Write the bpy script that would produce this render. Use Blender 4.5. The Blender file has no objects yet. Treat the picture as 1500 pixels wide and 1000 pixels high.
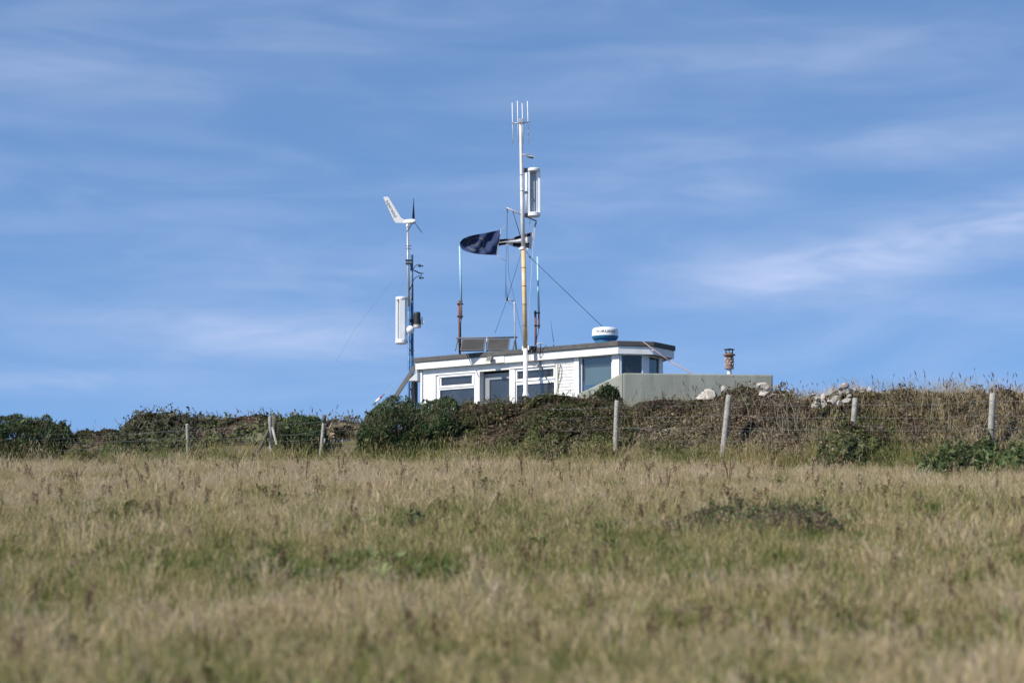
import bpy, math, random
import numpy as np
from mathutils import Vector, Matrix, noise as mnoise

random.seed(7)
rng = np.random.default_rng(11)
R = math.radians
scene = bpy.context.scene
COL = scene.collection

# ------------------------------------------------------------------ camera
F = 4166.7                      # focal length in photo pixels (100 mm on 36 mm, 1500 px wide)
EYE = 1.7
PITCH = math.atan(468.0 / F)
cam_d = bpy.data.cameras.new('camera')
cam_d.lens = 100.0
cam_d.sensor_width = 36.0
cam_d.clip_start = 0.2
cam_d.clip_end = 6000.0
cam_d.dof.use_dof = True
cam_d.dof.focus_distance = 62.0
cam_d.dof.aperture_fstop = 2.0
cam = bpy.data.objects.new('camera', cam_d)
COL.objects.link(cam)
cam.location = (0, 0, EYE)
cam.rotation_euler = (math.pi / 2 + PITCH, 0, 0)
scene.camera = cam

# ------------------------------------------------------------------ sky and sun
SUN_AZ, SUN_EL = R(56), R(42)                       # azimuth: turned left from behind the camera
SUN = Vector((-math.sin(SUN_AZ) * math.cos(SUN_EL), -math.cos(SUN_AZ) * math.cos(SUN_EL), math.sin(SUN_EL)))
world = bpy.data.worlds.new('World')
scene.world = world
world.use_nodes = True
wt = world.node_tree
wn = wt.nodes
for n in list(wn):
    wn.remove(n)
def N(tree, t, **kw):
    n = tree.nodes.new(t)
    for k, v in kw.items():
        setattr(n, k, v)
    return n
w_out = N(wt, 'ShaderNodeOutputWorld')
w_bg = N(wt, 'ShaderNodeBackground')
w_bg.inputs['Strength'].default_value = 0.110
w_sky = N(wt, 'ShaderNodeTexSky', sky_type='NISHITA')
w_sky.sun_disc = False
w_sky.sun_elevation = SUN_EL
w_sky.sun_rotation = math.atan2(SUN.x, SUN.y)
w_sky.altitude = 100
w_sky.air_density = 1.0
w_sky.dust_density = 0.25
w_sky.ozone_density = 3.0
w_tc = N(wt, 'ShaderNodeTexCoord')
# the real horizon is open sea and clear air: look a little higher into the sky model
w_map = N(wt, 'ShaderNodeMapping')
w_map.inputs['Location'].default_value = (0, 0, 0.20)
w_map.inputs['Scale'].default_value = (1, 1, 1.25)
wt.links.new(w_tc.outputs['Generated'], w_map.inputs['Vector'])
wt.links.new(w_map.outputs['Vector'], w_sky.inputs['Vector'])
# thin cirrus
def cirrus(rot, scale, loc, lo, hi, detail, dist):
    m = N(wt, 'ShaderNodeMapping')
    m.inputs['Rotation'].default_value = rot
    m.inputs['Scale'].default_value = scale
    m.inputs['Location'].default_value = loc
    nz = N(wt, 'ShaderNodeTexNoise')
    nz.inputs['Scale'].default_value = 1.0
    nz.inputs['Detail'].default_value = detail
    nz.inputs['Roughness'].default_value = 0.52
    nz.inputs['Distortion'].default_value = dist
    mr = N(wt, 'ShaderNodeMapRange', interpolation_type='SMOOTHSTEP')
    mr.inputs['From Min'].default_value = lo
    mr.inputs['From Max'].default_value = hi
    wt.links.new(w_tc.outputs['Generated'], m.inputs['Vector'])
    wt.links.new(m.outputs['Vector'], nz.inputs['Vector'])
    wt.links.new(nz.outputs['Fac'], mr.inputs['Value'])
    return mr.outputs['Result']
def wmath(op, a, b):
    m = N(wt, 'ShaderNodeMath', operation=op)
    for i, v in enumerate((a, b)):
        if isinstance(v, (int, float)):
            m.inputs[i].default_value = v
        else:
            wt.links.new(v, m.inputs[i])
    return m.outputs[0]
c1 = cirrus((0, R(7), 0), (9, 9, 46), (3.1, 0.4, 1.7), 0.36, 0.86, 6.0, 0.6)
c2 = cirrus((0, R(3), 0), (6, 6, 95), (0.3, 7.0, 2.2), 0.42, 0.85, 5.0, 0.3)
fine = cirrus((0, R(9), 0), (26, 26, 120), (5.3, 1.2, 0.7), 0.22, 0.80, 6.0, 0.7)
def wdot(vec):
    m = N(wt, 'ShaderNodeVectorMath', operation='DOT_PRODUCT')
    wt.links.new(w_tc.outputs['Generated'], m.inputs[0]); m.inputs[1].default_value = vec
    return m.outputs['Value']
def streak(px, py, length, width, tilt, amount):
    """one soft cirrus band centred on a direction of the sky; sizes in radians"""
    c = Vector(((px - 750) / 4166.7, 1.0, (968 - py) / 4166.7)).normalized()
    r_ = Vector((c.y, -c.x, 0)).normalized(); u_ = r_.cross(c)
    a_ = r_ * math.cos(tilt) + u_ * math.sin(tilt); b_ = u_ * math.cos(tilt) - r_ * math.sin(tilt)
    p = wmath('MULTIPLY', wdot(a_), 1 / length); q = wmath('MULTIPLY', wdot(b_), 1 / width)
    e = wmath('MULTIPLY', wmath('ADD', wmath('MULTIPLY', p, p), wmath('MULTIPLY', q, q)), -1.0)
    g_ = wmath('POWER', 2.718, e)
    front = wmath('GREATER_THAN', wdot(c), 0.0)
    return wmath('MULTIPLY', wmath('MULTIPLY', g_, front), amount)
bands = [streak(1460, 325, .055, .009, R(14), .34), streak(1290, 375, .060, .011, R(9), .30), streak(1130, 405, .040, .008, R(3), .26), streak(1400, 445, .05, .006, R(-6), .14),
         streak(1360, 205, .060, .006, R(3), .22), streak(1085, 277, .018, .006, R(5), .22), streak(880, 270, .05, .012, R(10), .18), streak(470, 495, .060, .009, R(2), .30), streak(240, 478, .05, .007, R(-3), .20),
         streak(60, 558, .05, .005, R(1), .24), streak(520, 400, .07, .009, R(6), .18), streak(330, 355, .05, .010, R(2), .15), streak(150, 90, .07, .012, R(2), .12), streak(1150, 80, .07, .010, R(4), .14), streak(420, 45, .05, .006, R(-4), .10)]
tot = bands[0]
for b_ in bands[1:]:
    tot = wmath('ADD', tot, b_)
tot = wmath('MULTIPLY', tot, wmath('ADD', wmath('MULTIPLY', fine, 0.62), 0.22))
cs = wmath('ADD', wmath('ADD', wmath('MULTIPLY', c1, 0.17), wmath('MULTIPLY', c2, 0.05)), tot)
w_mix = N(wt, 'ShaderNodeMix', data_type='RGBA')
w_mix.inputs['B'].default_value = (5.3, 5.6, 7.0, 1)
w_tint = N(wt, 'ShaderNodeMix', data_type='RGBA', blend_type='MULTIPLY')
w_tint.inputs['Factor'].default_value = 1.0
w_tint.inputs['B'].default_value = (0.90, 1.05, 1.15, 1)
wt.links.new(w_sky.outputs[0], w_tint.inputs['A'])
wt.links.new(cs, w_mix.inputs['Factor'])
wt.links.new(w_tint.outputs['Result'], w_mix.inputs['A'])
wt.links.new(w_mix.outputs['Result'], w_bg.inputs['Color'])
wt.links.new(w_bg.outputs[0], w_out.inputs['Surface'])

sun_d = bpy.data.lights.new('sun', 'SUN')
sun_d.energy = 4.2
sun_d.angle = R(0.53)
sun_d.color = (1.0, 0.93, 0.83)
sun_o = bpy.data.objects.new('sun', sun_d)
COL.objects.link(sun_o)
sun_o.rotation_euler = SUN.to_track_quat('Z', 'Y').to_euler()
sun_o.location = (-30, -10, 40)

vs = scene.view_settings
vs.view_transform = 'Standard'
vs.look = 'None'
vs.gamma = 1.0
vs.exposure = 0.55
vs.use_curve_mapping = False
scene.cycles.max_bounces = 6
scene.cycles.transparent_max_bounces = 12
scene.cycles.use_denoising = True

# ------------------------------------------------------------------ helpers
FW = Vector((0, math.cos(PITCH), math.sin(PITCH)))
UP = Vector((0, -math.sin(PITCH), math.cos(PITCH)))
CAM = Vector((0, 0, EYE))
def ray(px, py):
    return FW * F + UP * (500 - py) + Vector((px - 750, 0, 0))
def at(px, py, Y):
    r = ray(px, py)
    return CAM + r * (Y / r.y)
def on_plane(px, py, p0, n):
    r = ray(px, py)
    return CAM + r * ((p0 - CAM).dot(n) / r.dot(n))
PM = lambda Y: Y / F            # metres per photo pixel at distance Y

class MB:
    """collects shapes; build() links them as one mesh object"""
    def __init__(s):
        s.v = []; s.f = []; s.smooth = []
    def add(s, vs_, fs, smooth=False):
        o = len(s.v)
        s.v += [Vector(v) for v in vs_]
        s.f += [tuple(i + o for i in f) for f in fs]
        s.smooth += [smooth] * len(fs)
    def box(s, c, size, rot=None):
        hx, hy, hz = [d / 2 for d in size]
        pts = [Vector((x, y, z)) for z in (-hz, hz) for (x, y) in ((-hx, -hy), (hx, -hy), (hx, hy), (-hx, hy))]
        if rot is not None:
            pts = [rot @ p for p in pts]
        c = Vector(c)
        s.add([p + c for p in pts], [(3, 2, 1, 0), (4, 5, 6, 7), (0, 1, 5, 4), (1, 2, 6, 5), (2, 3, 7, 6), (3, 0, 4, 7)])
        return s
    def tube(s, pts, rad, n=8, cap=True):
        pts = [Vector(p) for p in pts]
        rads = rad if isinstance(rad, (list, tuple)) else [rad] * len(pts)
        rings = []
        prev = None
        for i, p in enumerate(pts):
            d = (pts[min(i + 1, len(pts) - 1)] - pts[max(i - 1, 0)]).normalized()
            a = Vector((1, 0, 0)) if abs(d.x) < 0.9 else Vector((0, 1, 0))
            if prev is not None:
                a = prev
            u = (a - d * a.dot(d)).normalized()
            prev = u
            w = d.cross(u)
            rings.append([p + (u * math.cos(t) + w * math.sin(t)) * rads[i] for t in [2 * math.pi * k / n for k in range(n)]])
        fs = []
        for i in range(len(rings) - 1):
            for k in range(n):
                k2 = (k + 1) % n
                fs.append((i * n + k, i * n + k2, (i + 1) * n + k2, (i + 1) * n + k))
        o = len(s.v)
        s.add([p for r in rings for p in r], fs, True)
        if cap:
            L = (len(rings) - 1) * n
            s.f.append(tuple(o + k for k in reversed(range(n)))); s.smooth.append(False)
            s.f.append(tuple(o + L + k for k in range(n))); s.smooth.append(False)
        return s
    def lathe(s, base, prof, n=24, axis=None):
        """profile of (radius, height) about a vertical axis at base; creases kept by doubled rings"""
        base = Vector(base)
        q = Vector((0, 0, 1)).rotation_difference(axis).to_matrix() if axis is not None else Matrix.Identity(3)
        for i in range(len(prof) - 1):
            (r0, h0), (r1, h1) = prof[i], prof[i + 1]
            v = [base + q @ Vector((r * math.cos(2 * math.pi * k / n), r * math.sin(2 * math.pi * k / n), h)) for r, h in ((r0, h0), (r1, h1)) for k in range(n)]
            s.add(v, [(k, (k + 1) % n, n + (k + 1) % n, n + k) for k in range(n)], True)
        return s
    def prism(s, poly, z0, z1):
        n = len(poly)
        v = [Vector((p[0], p[1], z0)) for p in poly] + [Vector((p[0], p[1], z1)) for p in poly]
        s.add(v, [tuple(reversed(range(n))), tuple(range(n, 2 * n))] + [(i, (i + 1) % n, n + (i + 1) % n, n + i) for i in range(n)])
        return s
    def slab(s, poly, thick):
        """3D polygon thickened by the vector `thick`"""
        n = len(poly)
        poly = [Vector(p) for p in poly]
        v = poly + [p + thick for p in poly]
        s.add(v, [tuple(range(n)), tuple(reversed(range(n, 2 * n)))] + [(i, n + i, n + (i + 1) % n, (i + 1) % n) for i in range(n)])
        return s
    def build(s, name, mat, parent=None, bevel=0):
        me = bpy.data.meshes.new(name)
        org = parent_origin(parent)
        me.from_pydata([tuple(v - org) for v in s.v], [], s.f)
        me.polygons.foreach_set('use_smooth', s.smooth)
        me.update()
        me.materials.append(mat)
        o = bpy.data.objects.new(name, me)
        COL.objects.link(o)
        if parent is not None:
            o.parent = parent
        if bevel:
            b = o.modifiers.new('bevel', 'BEVEL'); b.width = bevel; b.segments = 2; b.limit_method = 'ANGLE'
        return o
def parent_origin(p):
    v = Vector((0, 0, 0))
    while p is not None:
        v += Vector(p.location); p = p.parent
    return v
def tag(o, label=None, cat=None, group=None, kind=None):
    if label: o['label'] = label
    if cat: o['category'] = cat
    if group: o['group'] = group
    if kind: o['kind'] = kind
    return o
def thing(name, loc, label, cat, group=None):
    o = bpy.data.objects.new(name, None)
    o.empty_display_size = 0.2
    o.location = loc
    COL.objects.link(o)
    return tag(o, label, cat, group)
def solo(name, mb, mat, loc, label, cat, group=None, bevel=0):
    """a thing that is one mesh, its origin at its base"""
    loc = Vector(loc)
    mb.v = [v - loc for v in mb.v]
    o = mb.build(name, mat, None, bevel)
    o.location = loc
    return tag(o, label, cat, group)
def quads(name, V, Fc, mat, parent=None, colors=None, smooth=False):
    """numpy mesh: V (n,3), Fc (m,4) ; colors (m,3) per face stored as a corner colour"""
    me = bpy.data.meshes.new(name)
    org = np.array(parent_origin(parent))
    V = np.asarray(V, dtype=np.float32) - org.astype(np.float32)
    k = Fc.shape[1]
    me.vertices.add(len(V)); me.vertices.foreach_set('co', V.ravel())
    me.loops.add(len(Fc) * k); me.loops.foreach_set('vertex_index', Fc.astype(np.int32).ravel())
    me.polygons.add(len(Fc))
    me.polygons.foreach_set('loop_start', np.arange(0, len(Fc) * k, k, dtype=np.int32))
    me.update(calc_edges=True)
    me.validate()
    if smooth:
        me.polygons.foreach_set('use_smooth', [True] * len(Fc))
    if colors is not None:
        a = me.color_attributes.new('leaf_colour', 'FLOAT_COLOR', 'CORNER')
        c = np.ones((len(Fc), k, 4), dtype=np.float32)
        c[:, :, :3] = colors[:, None, :]
        a.data.foreach_set('color', c.ravel())
    me.materials.append(mat)
    o = bpy.data.objects.new(name, me)
    COL.objects.link(o)
    if parent is not None:
        o.parent = parent
    return o

# ------------------------------------------------------------------ materials
def mat(name, col, rough=0.6, var=0.12, scale=6.0, bump=0.0, bscale=40.0, metal=0.0, spec=0.4, stain=None, stain_amt=0.3, stain_scale=2.5, runs=False):
    m = bpy.data.materials.new(name); m.use_nodes = True
    t = m.node_tree
    b = t.nodes['Principled BSDF']
    b.inputs['Roughness'].default_value = rough
    b.inputs['Metallic'].default_value = metal
    b.inputs['Specular IOR Level'].default_value = spec
    tc = N(t, 'ShaderNodeTexCoord')
    nz = N(t, 'ShaderNodeTexNoise'); nz.inputs['Scale'].default_value = scale; nz.inputs['Detail'].default_value = 6
    t.links.new(tc.outputs['Object'], nz.inputs['Vector'])
    mx = N(t, 'ShaderNodeMix', data_type='RGBA')
    mx.inputs['A'].default_value = (*[c * (1 - var) for c in col], 1)
    mx.inputs['B'].default_value = (*[min(1, c * (1 + var)) for c in col], 1)
    t.links.new(nz.outputs['Fac'], mx.inputs['Factor'])
    out = mx.outputs['Result']
    if stain:
        n2 = N(t, 'ShaderNodeTexNoise'); n2.inputs['Scale'].default_value = stain_scale; n2.inputs['Detail'].default_value = 8; n2.inputs['Roughness'].default_value = 0.65
        if runs:
            mp_ = N(t, 'ShaderNodeMapping'); mp_.inputs['Scale'].default_value = (2.6, 2.6, 0.35)
            t.links.new(tc.outputs['Object'], mp_.inputs['Vector']); t.links.new(mp_.outputs['Vector'], n2.inputs['Vector'])
        else:
            t.links.new(tc.outputs['Object'], n2.inputs['Vector'])
        mr = N(t, 'ShaderNodeMapRange'); mr.inputs['From Min'].default_value = 0.43 if runs else 0.48; mr.inputs['From Max'].default_value = 0.72; mr.inputs['To Max'].default_value = stain_amt
        t.links.new(n2.outputs['Fac'], mr.inputs['Value'])
        m2 = N(t, 'ShaderNodeMix', data_type='RGBA'); m2.inputs['B'].default_value = (*stain, 1)
        t.links.new(mr.outputs['Result'], m2.inputs['Factor']); t.links.new(out, m2.inputs['A'])
        out = m2.outputs['Result']
    t.links.new(out, b.inputs['Base Color'])
    if bump:
        n3 = N(t, 'ShaderNodeTexNoise'); n3.inputs['Scale'].default_value = bscale; n3.inputs['Detail'].default_value = 5
        t.links.new(tc.outputs['Object'], n3.inputs['Vector'])
        bp = N(t, 'ShaderNodeBump'); bp.inputs['Strength'].default_value = bump; bp.inputs['Distance'].default_value = 0.02
        t.links.new(n3.outputs['Fac'], bp.inputs['Height']); t.links.new(bp.outputs['Normal'], b.inputs['Normal'])
    return m
def leaf_mat(name, trans=0.25, rough=0.55, spec=0.25):
    m = bpy.data.materials.new(name); m.use_nodes = True
    t = m.node_tree
    b = t.nodes['Principled BSDF']
    b.inputs['Roughness'].default_value = rough
    b.inputs['Specular IOR Level'].default_value = spec
    a = N(t, 'ShaderNodeAttribute', attribute_name='leaf_colour')
    t.links.new(a.outputs['Color'], b.inputs['Base Color'])
    tr = N(t, 'ShaderNodeBsdfTranslucent'); t.links.new(a.outputs['Color'], tr.inputs['Color'])
    mx = N(t, 'ShaderNodeMixShader'); mx.inputs[0].default_value = trans
    t.links.new(b.outputs[0], mx.inputs[1]); t.links.new(tr.outputs[0], mx.inputs[2])
    t.links.new(mx.outputs[0], t.nodes['Material Output'].inputs['Surface'])
    return m
def glass_mat(name, tint=(0.62, 0.70, 0.74), refl=0.9):
    m = bpy.data.materials.new(name); m.use_nodes = True
    t = m.node_tree
    t.nodes.remove(t.nodes['Principled BSDF'])
    lw = N(t, 'ShaderNodeLayerWeight'); lw.inputs['Blend'].default_value = 0.5
    fr = N(t, 'ShaderNodeMapRange'); fr.inputs['To Min'].default_value = 0.035; fr.inputs['To Max'].default_value = 0.18
    t.links.new(lw.outputs['Facing'], fr.inputs['Value'])
    tr = N(t, 'ShaderNodeBsdfTransparent'); tr.inputs['Color'].default_value = (*tint, 1)
    gl = N(t, 'ShaderNodeBsdfGlossy'); gl.inputs['Roughness'].default_value = 0.03; gl.inputs['Color'].default_value = (refl, refl, refl, 1)
    tc = N(t, 'ShaderNodeTexCoord')
    nz = N(t, 'ShaderNodeTexNoise'); nz.inputs['Scale'].default_value = 2.2; nz.inputs['Detail'].default_value = 3
    t.links.new(tc.outputs['Object'], nz.inputs['Vector'])
    bp = N(t, 'ShaderNodeBump'); bp.inputs['Strength'].default_value = 0.06; bp.inputs['Distance'].default_value = 0.05
    t.links.new(nz.outputs['Fac'], bp.inputs['Height']); t.links.new(bp.outputs['Normal'], gl.inputs['Normal'])
    mx = N(t, 'ShaderNodeMixShader')
    t.links.new(fr.outputs[0], mx.inputs[0]); t.links.new(tr.outputs[0], mx.inputs[1]); t.links.new(gl.outputs[0], mx.inputs[2])
    # salt film on the pane
    df = N(t, 'ShaderNodeBsdfDiffuse'); df.inputs['Color'].default_value = (0.55, 0.57, 0.58, 1)
    m2 = N(t, 'ShaderNodeMixShader')
    mr = N(t, 'ShaderNodeMapRange'); mr.inputs['To Min'].default_value = 0.01; mr.inputs['To Max'].default_value = 0.06
    t.links.new(nz.outputs['Fac'], mr.inputs['Value']); t.links.new(mr.outputs['Result'], m2.inputs[0])
    t.links.new(mx.outputs[0], m2.inputs[1]); t.links.new(df.outputs[0], m2.inputs[2])
    t.links.new(m2.outputs[0], t.nodes['Material Output'].inputs['Surface'])
    return m

M = {
 'white': mat('white_paint', (0.76, 0.76, 0.75), 0.55, 0.04, 3, 0.15, 30, stain=(0.46, 0.43, 0.36), stain_amt=0.5, runs=True),
 'upvc': mat('white_plastic_frame', (0.80, 0.81, 0.82), 0.35, 0.03, 4, stain=(0.55, 0.54, 0.5), stain_amt=0.2, stain_scale=5),
 'brick': mat('painted_brick', (0.68, 0.68, 0.67), 0.7, 0.10, 5, 0.4, 60, stain=(0.52, 0.51, 0.47), stain_amt=0.35),
 'mortar': mat('painted_mortar', (0.56, 0.56, 0.55), 0.8, 0.08, 8, 0.4, 60),
 'felt': mat('roof_felt', (0.085, 0.083, 0.082), 0.9, 0.3, 9, 0.5, 50, stain=(0.16, 0.155, 0.145), stain_amt=0.5),
 'soffit': mat('soffit_board', (0.42, 0.40, 0.37), 0.7, 0.15, 6),
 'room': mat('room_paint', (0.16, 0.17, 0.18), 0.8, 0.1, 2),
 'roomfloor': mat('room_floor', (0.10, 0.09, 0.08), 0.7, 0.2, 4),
 'blind': mat('roller_blind', (0.46, 0.49, 0.43), 0.8, 0.08, 5),
 'door': mat('grey_door', (0.24, 0.26, 0.28), 0.5, 0.06, 4),
 'green': mat('grey_green_render', (0.27, 0.285, 0.245), 0.85, 0.12, 2.2, 0.35, 45, stain=(0.13, 0.135, 0.11), stain_amt=0.65, stain_scale=1.4, runs=True),
 'glass': glass_mat('window_glass'),
 'mastw': mat('white_mast', (0.74, 0.73, 0.72), 0.45, 0.08, 8, stain=(0.45, 0.33, 0.20), stain_amt=0.35, stain_scale=6),
 'masty': mat('yellowed_mast', (0.60, 0.41, 0.20), 0.55, 0.22, 9, stain=(0.66, 0.58, 0.44), stain_amt=0.8, stain_scale=4),
 'alu': mat('grey_metal', (0.42, 0.42, 0.43), 0.45, 0.15, 8, metal=0.3),
 'alud': mat('weathered_metal', (0.13, 0.13, 0.135), 0.6, 0.2, 8, metal=0.2),
 'black': mat('black_plastic', (0.022, 0.023, 0.026), 0.5, 0.2, 9),
 'rust': mat('rusty_steel', (0.20, 0.105, 0.075), 0.85, 0.35, 14, 0.4, 70, stain=(0.10, 0.06, 0.05), stain_amt=0.8, stain_scale=8),
 'whip': mat('pale_blue_fibreglass', (0.38, 0.62, 0.70), 0.4, 0.08, 6),
 'bluep': mat('blue_paint', (0.045, 0.15, 0.32), 0.5, 0.25, 7, stain=(0.22, 0.36, 0.46), stain_amt=0.7, stain_scale=9),
 'gel': mat('white_gelcoat', (0.78, 0.79, 0.80), 0.3, 0.03, 4),
 'gelg': mat('grey_gelcoat', (0.36, 0.38, 0.42), 0.4, 0.06, 4),
 'domeb': mat('blue_gelcoat', (0.02, 0.13, 0.27), 0.35, 0.12, 6),
 'ink': mat('dark_lettering', (0.025, 0.028, 0.06), 0.5, 0.1, 6),
 'blade': mat('carbon_blade', (0.03, 0.032, 0.04), 0.4, 0.15, 6),
 'panel': mat('solar_glass', (0.055, 0.054, 0.054), 0.7, 0.15, 3, spec=0.12, stain=(0.10, 0.095, 0.09), stain_amt=0.5),
 'rope': mat('pale_rope', (0.55, 0.52, 0.46), 0.8, 0.2, 20),
 'roped': mat('dark_rope', (0.06, 0.065, 0.075), 0.8, 0.2, 20),
 'ropep': mat('red_flecked_rope', (0.34, 0.24, 0.22), 0.8, 0.4, 60),
 'wire': mat('galvanised_wire', (0.24, 0.25, 0.26), 0.45, 0.15, 8, metal=0.6),
 'post': mat('weathered_post', (0.34, 0.32, 0.28), 0.9, 0.25, 10, 0.8, 40, stain=(0.14, 0.13, 0.11), stain_amt=0.7, stain_scale=7),
 'moss': mat('mossy_post', (0.10, 0.10, 0.07), 0.95, 0.4, 14, 0.8, 40),
 'rock': mat('pale_limestone', (0.47, 0.425, 0.38), 0.9, 0.35, 2, 0.9, 10, stain=(0.19, 0.165, 0.13), stain_amt=0.95, stain_scale=1.3),
 'terra': mat('fired_clay', (0.19, 0.115, 0.085), 0.85, 0.35, 14, 0.3, 60, stain=(0.36, 0.30, 0.26), stain_amt=0.7, stain_scale=9),
 'chalk': mat('whitened_vent', (0.52, 0.46, 0.41), 0.8, 0.15, 20),
 'lens': mat('lamp_glass', (0.42, 0.43, 0.30), 0.15, 0.15, 10, spec=0.7),
 'twig': mat('bramble_stem', (0.13, 0.085, 0.06), 0.85, 0.3, 20),
 'twigp': mat('pale_twig', (0.26, 0.22, 0.17), 0.85, 0.3, 20),
 'stalk': mat('dead_stalk', (0.10, 0.055, 0.035), 0.9, 0.35, 30),
 'red': mat('red_plastic', (0.45, 0.05, 0.04), 0.4, 0.1, 9),
 'leaf': leaf_mat('leaf'),
 'gorse': leaf_mat('gorse_spines', 0.12, 0.6),
 'dry': leaf_mat('dry_grass', 0.3, 0.7, 0.15),
}

# ------------------------------------------------------------------ terrain
def lerp(x, tab):
    return np.interp(x, [t[0] for t in tab], [t[1] for t in tab])
EDGE = [(-60, 57), (-8, 57.5), (-3, 57.0), (0, 56.4), (2, 55.4), (4.5, 53.2), (8.5, 49.2), (12, 46.5), (60, 30)]
CREST = [(-300, 640), (0, 640), (500, 638), (560, 626), (670, 610), (800, 603), (900, 598), (1000, 593), (1100, 590), (1175, 590), (1210, 582), (1240, 574), (1265, 577), (1295, 582), (1320, 582), (1400, 580), (1500, 582), (1800, 585)]
SLOPE = 0.0985
def vnoise(x, y, s, seed):
    """cheap smooth 2D noise in numpy"""
    r = np.random.default_rng(seed)
    out = 0
    for k in range(7):
        a = r.uniform(0, 2 * math.pi); f = s * r.uniform(0.6, 1.9); ph = r.uniform(0, 6.28)
        b = r.uniform(0, 2 * math.pi)
        out = out + np.sin((x * math.cos(a) + y * math.sin(a)) * f + ph + 1.3 * np.sin((x * math.cos(b) + y * math.sin(b)) * f * 0.7 + ph * 2))
    return out / 4.0
def edge_y(x):
    return lerp(x, EDGE)
_bx = np.linspace(-40, 40, 161)
_bb = []
for _x in _bx:
    _yc = float(edge_y(_x)) + 2.6
    _px = 750 + F * _x / _yc
    _py = float(lerp(_px, CREST)) + 7
    _bb.append(max(0.0, at(_px, _py, _yc).z - SLOPE * min(_yc, 60)))
def bank_h(x):
    return np.interp(x, _bx, _bb)
def ground_z(x, y):
    x = np.asarray(x, dtype=float); y = np.asarray(y, dtype=float)
    base = SLOPE * np.minimum(y, 61.0) - 0.004 * np.maximum(y - 75, 0)
    d = (y - (edge_y(x) + 2.6)) / 1.55
    h = np.clip(bank_h(x), 0, 2.0) * np.exp(-np.abs(d) ** 2.4)
    und = 0.05 * vnoise(x, y, 0.55, 3) + 0.025 * vnoise(x, y, 1.7, 4)
    return base + h + und * np.clip((y + 5) / 10, 0, 1)
def gz(x, y):
    return float(ground_z(x, y))

xs = np.concatenate([np.array([-1500, -600, -250, -120, -70, -45]), np.arange(-30, 30.01, 0.4), np.array([45, 70, 120, 250, 600, 1500])])
ys = np.concatenate([np.array([-400, -120, -40, -15]), np.arange(-5, 44, 0.7), np.arange(44, 66, 0.28), np.arange(66, 90, 2.0), np.array([110, 160, 260, 500, 1200, 2600])])
gx, gy = np.meshgrid(xs, ys)
V = np.stack([gx, gy, ground_z(gx, gy)], -1).reshape(-1, 3)
nx = len(xs)
ii, jj = np.meshgrid(np.arange(len(ys) - 1), np.arange(nx - 1), indexing='ij')
a0 = (ii * nx + jj).ravel()
soil = mat('thatch_soil', (0.115, 0.095, 0.055), 0.95, 0.35, 3.0, 0.6, 25, stain=(0.06, 0.075, 0.03), stain_amt=0.8, stain_scale=1.1)
g = quads('ground', V, np.stack([a0, a0 + 1, a0 + nx + 1, a0 + nx], -1), soil, smooth=True)
tag(g, kind='structure')

# ------------------------------------------------------------------ lookout hut
th = R(38)
C = at(905, 499, 64.0)
ZR = C.z                                                    # top of the roof edge
dA = Vector((-math.cos(th), math.sin(th), 0))               # along the long front, to the left
dB = Vector((math.cos(R(13)), math.sin(R(13)), 0))
dC = Vector((math.cos(R(59)), math.sin(R(59)), 0))
nA = Vector((-math.sin(th), -math.cos(th), 0))              # outward normals
nB = Vector((math.sin(R(13)), -math.cos(R(13)), 0))
nC = Vector((math.sin(R(59)), -math.cos(R(59)), 0))
def flat(v):
    return Vector((v.x, v.y, 0))
C0 = flat(C)
def along(px, py, p0, d, n):
    q = on_plane(px, py, p0, n)
    return (q - p0).dot(d), q.z
def line_x(p, d, q, e):
    """intersection of two plan lines"""
    den = d.x * e.y - d.y * e.x
    t = ((q.x - p.x) * e.y - (q.y - p.y) * e.x) / den
    return p + d * t
tL, _ = along(608.5, 522, C0, dA, nA)
L0 = C0 + dA * tL
tE, _ = along(957, 501, C0, dB, nB)
E0 = C0 + dB * tE
tF, _ = along(987.5, 507, E0, dC, nC)
F0 = E0 + dC * tF
dD = Vector((math.cos(R(106)), math.sin(R(106)), 0))
G0 = F0 + dD * 1.3
BK = (G0 - C0).dot(-nA)                                       # the seaward wall starts at the last corner of the bay
B0 = L0 - nA * BK
roofpoly = [L0, C0, E0, F0, G0, B0]
def inset_poly(poly, ds):
    n = len(poly); out = []
    for i in range(n):
        p0, p1, p2 = poly[i - 1], poly[i], poly[(i + 1) % n]
        d1 = (p1 - p0).normalized(); d2 = (p2 - p1).normalized()
        n1 = Vector((-d1.y, d1.x, 0)); n2 = Vector((-d2.y, d2.x, 0))
        a = p0 + n1 * ds[(i - 1) % n]; b = p1 + n2 * ds[i]
        out.append(line_x(a, d1, b, d2))
    return out
OV = 0.13
# edge order: L-C, C-E, E-F, F-G, G-B, B-L
wallpoly = inset_poly(roofpoly, [OV, OV, 0.24, 0.24, 0.15, 0.09])
Lw, Cw, Ew, Fw, Gw, Bw = wallpoly
Hw = Gw
ZF = gz(0.5, 66.5) + 0.05                                     # floor
ZEDGE = ZR - 0.115                                            # bottom of the felt edge
_, zfl = along(610, 541, L0, dA, nA)
_, zfr = along(905, 517.7, C0, dA, nA)
hut = thing('lookout_hut', (C0.x - 1.2, C0.y + 2.0, ZF), 'low white flat-roofed lookout hut with a glazed polygonal end on the bank', 'hut')
roof = MB()
roof.prism([tuple(p)[:2] for p in inset_poly(roofpoly, [-0.03] * 6)], ZEDGE, ZR)
roof.build('roof', M['felt'], hut, bevel=0.012)
tS, _ = along(738.5, 520, C0, dA, nA)                          # where the tall fascia steps down
S0 = C0 + dA * tS
fin = inset_poly(roofpoly, [0.03] * 6)
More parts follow.
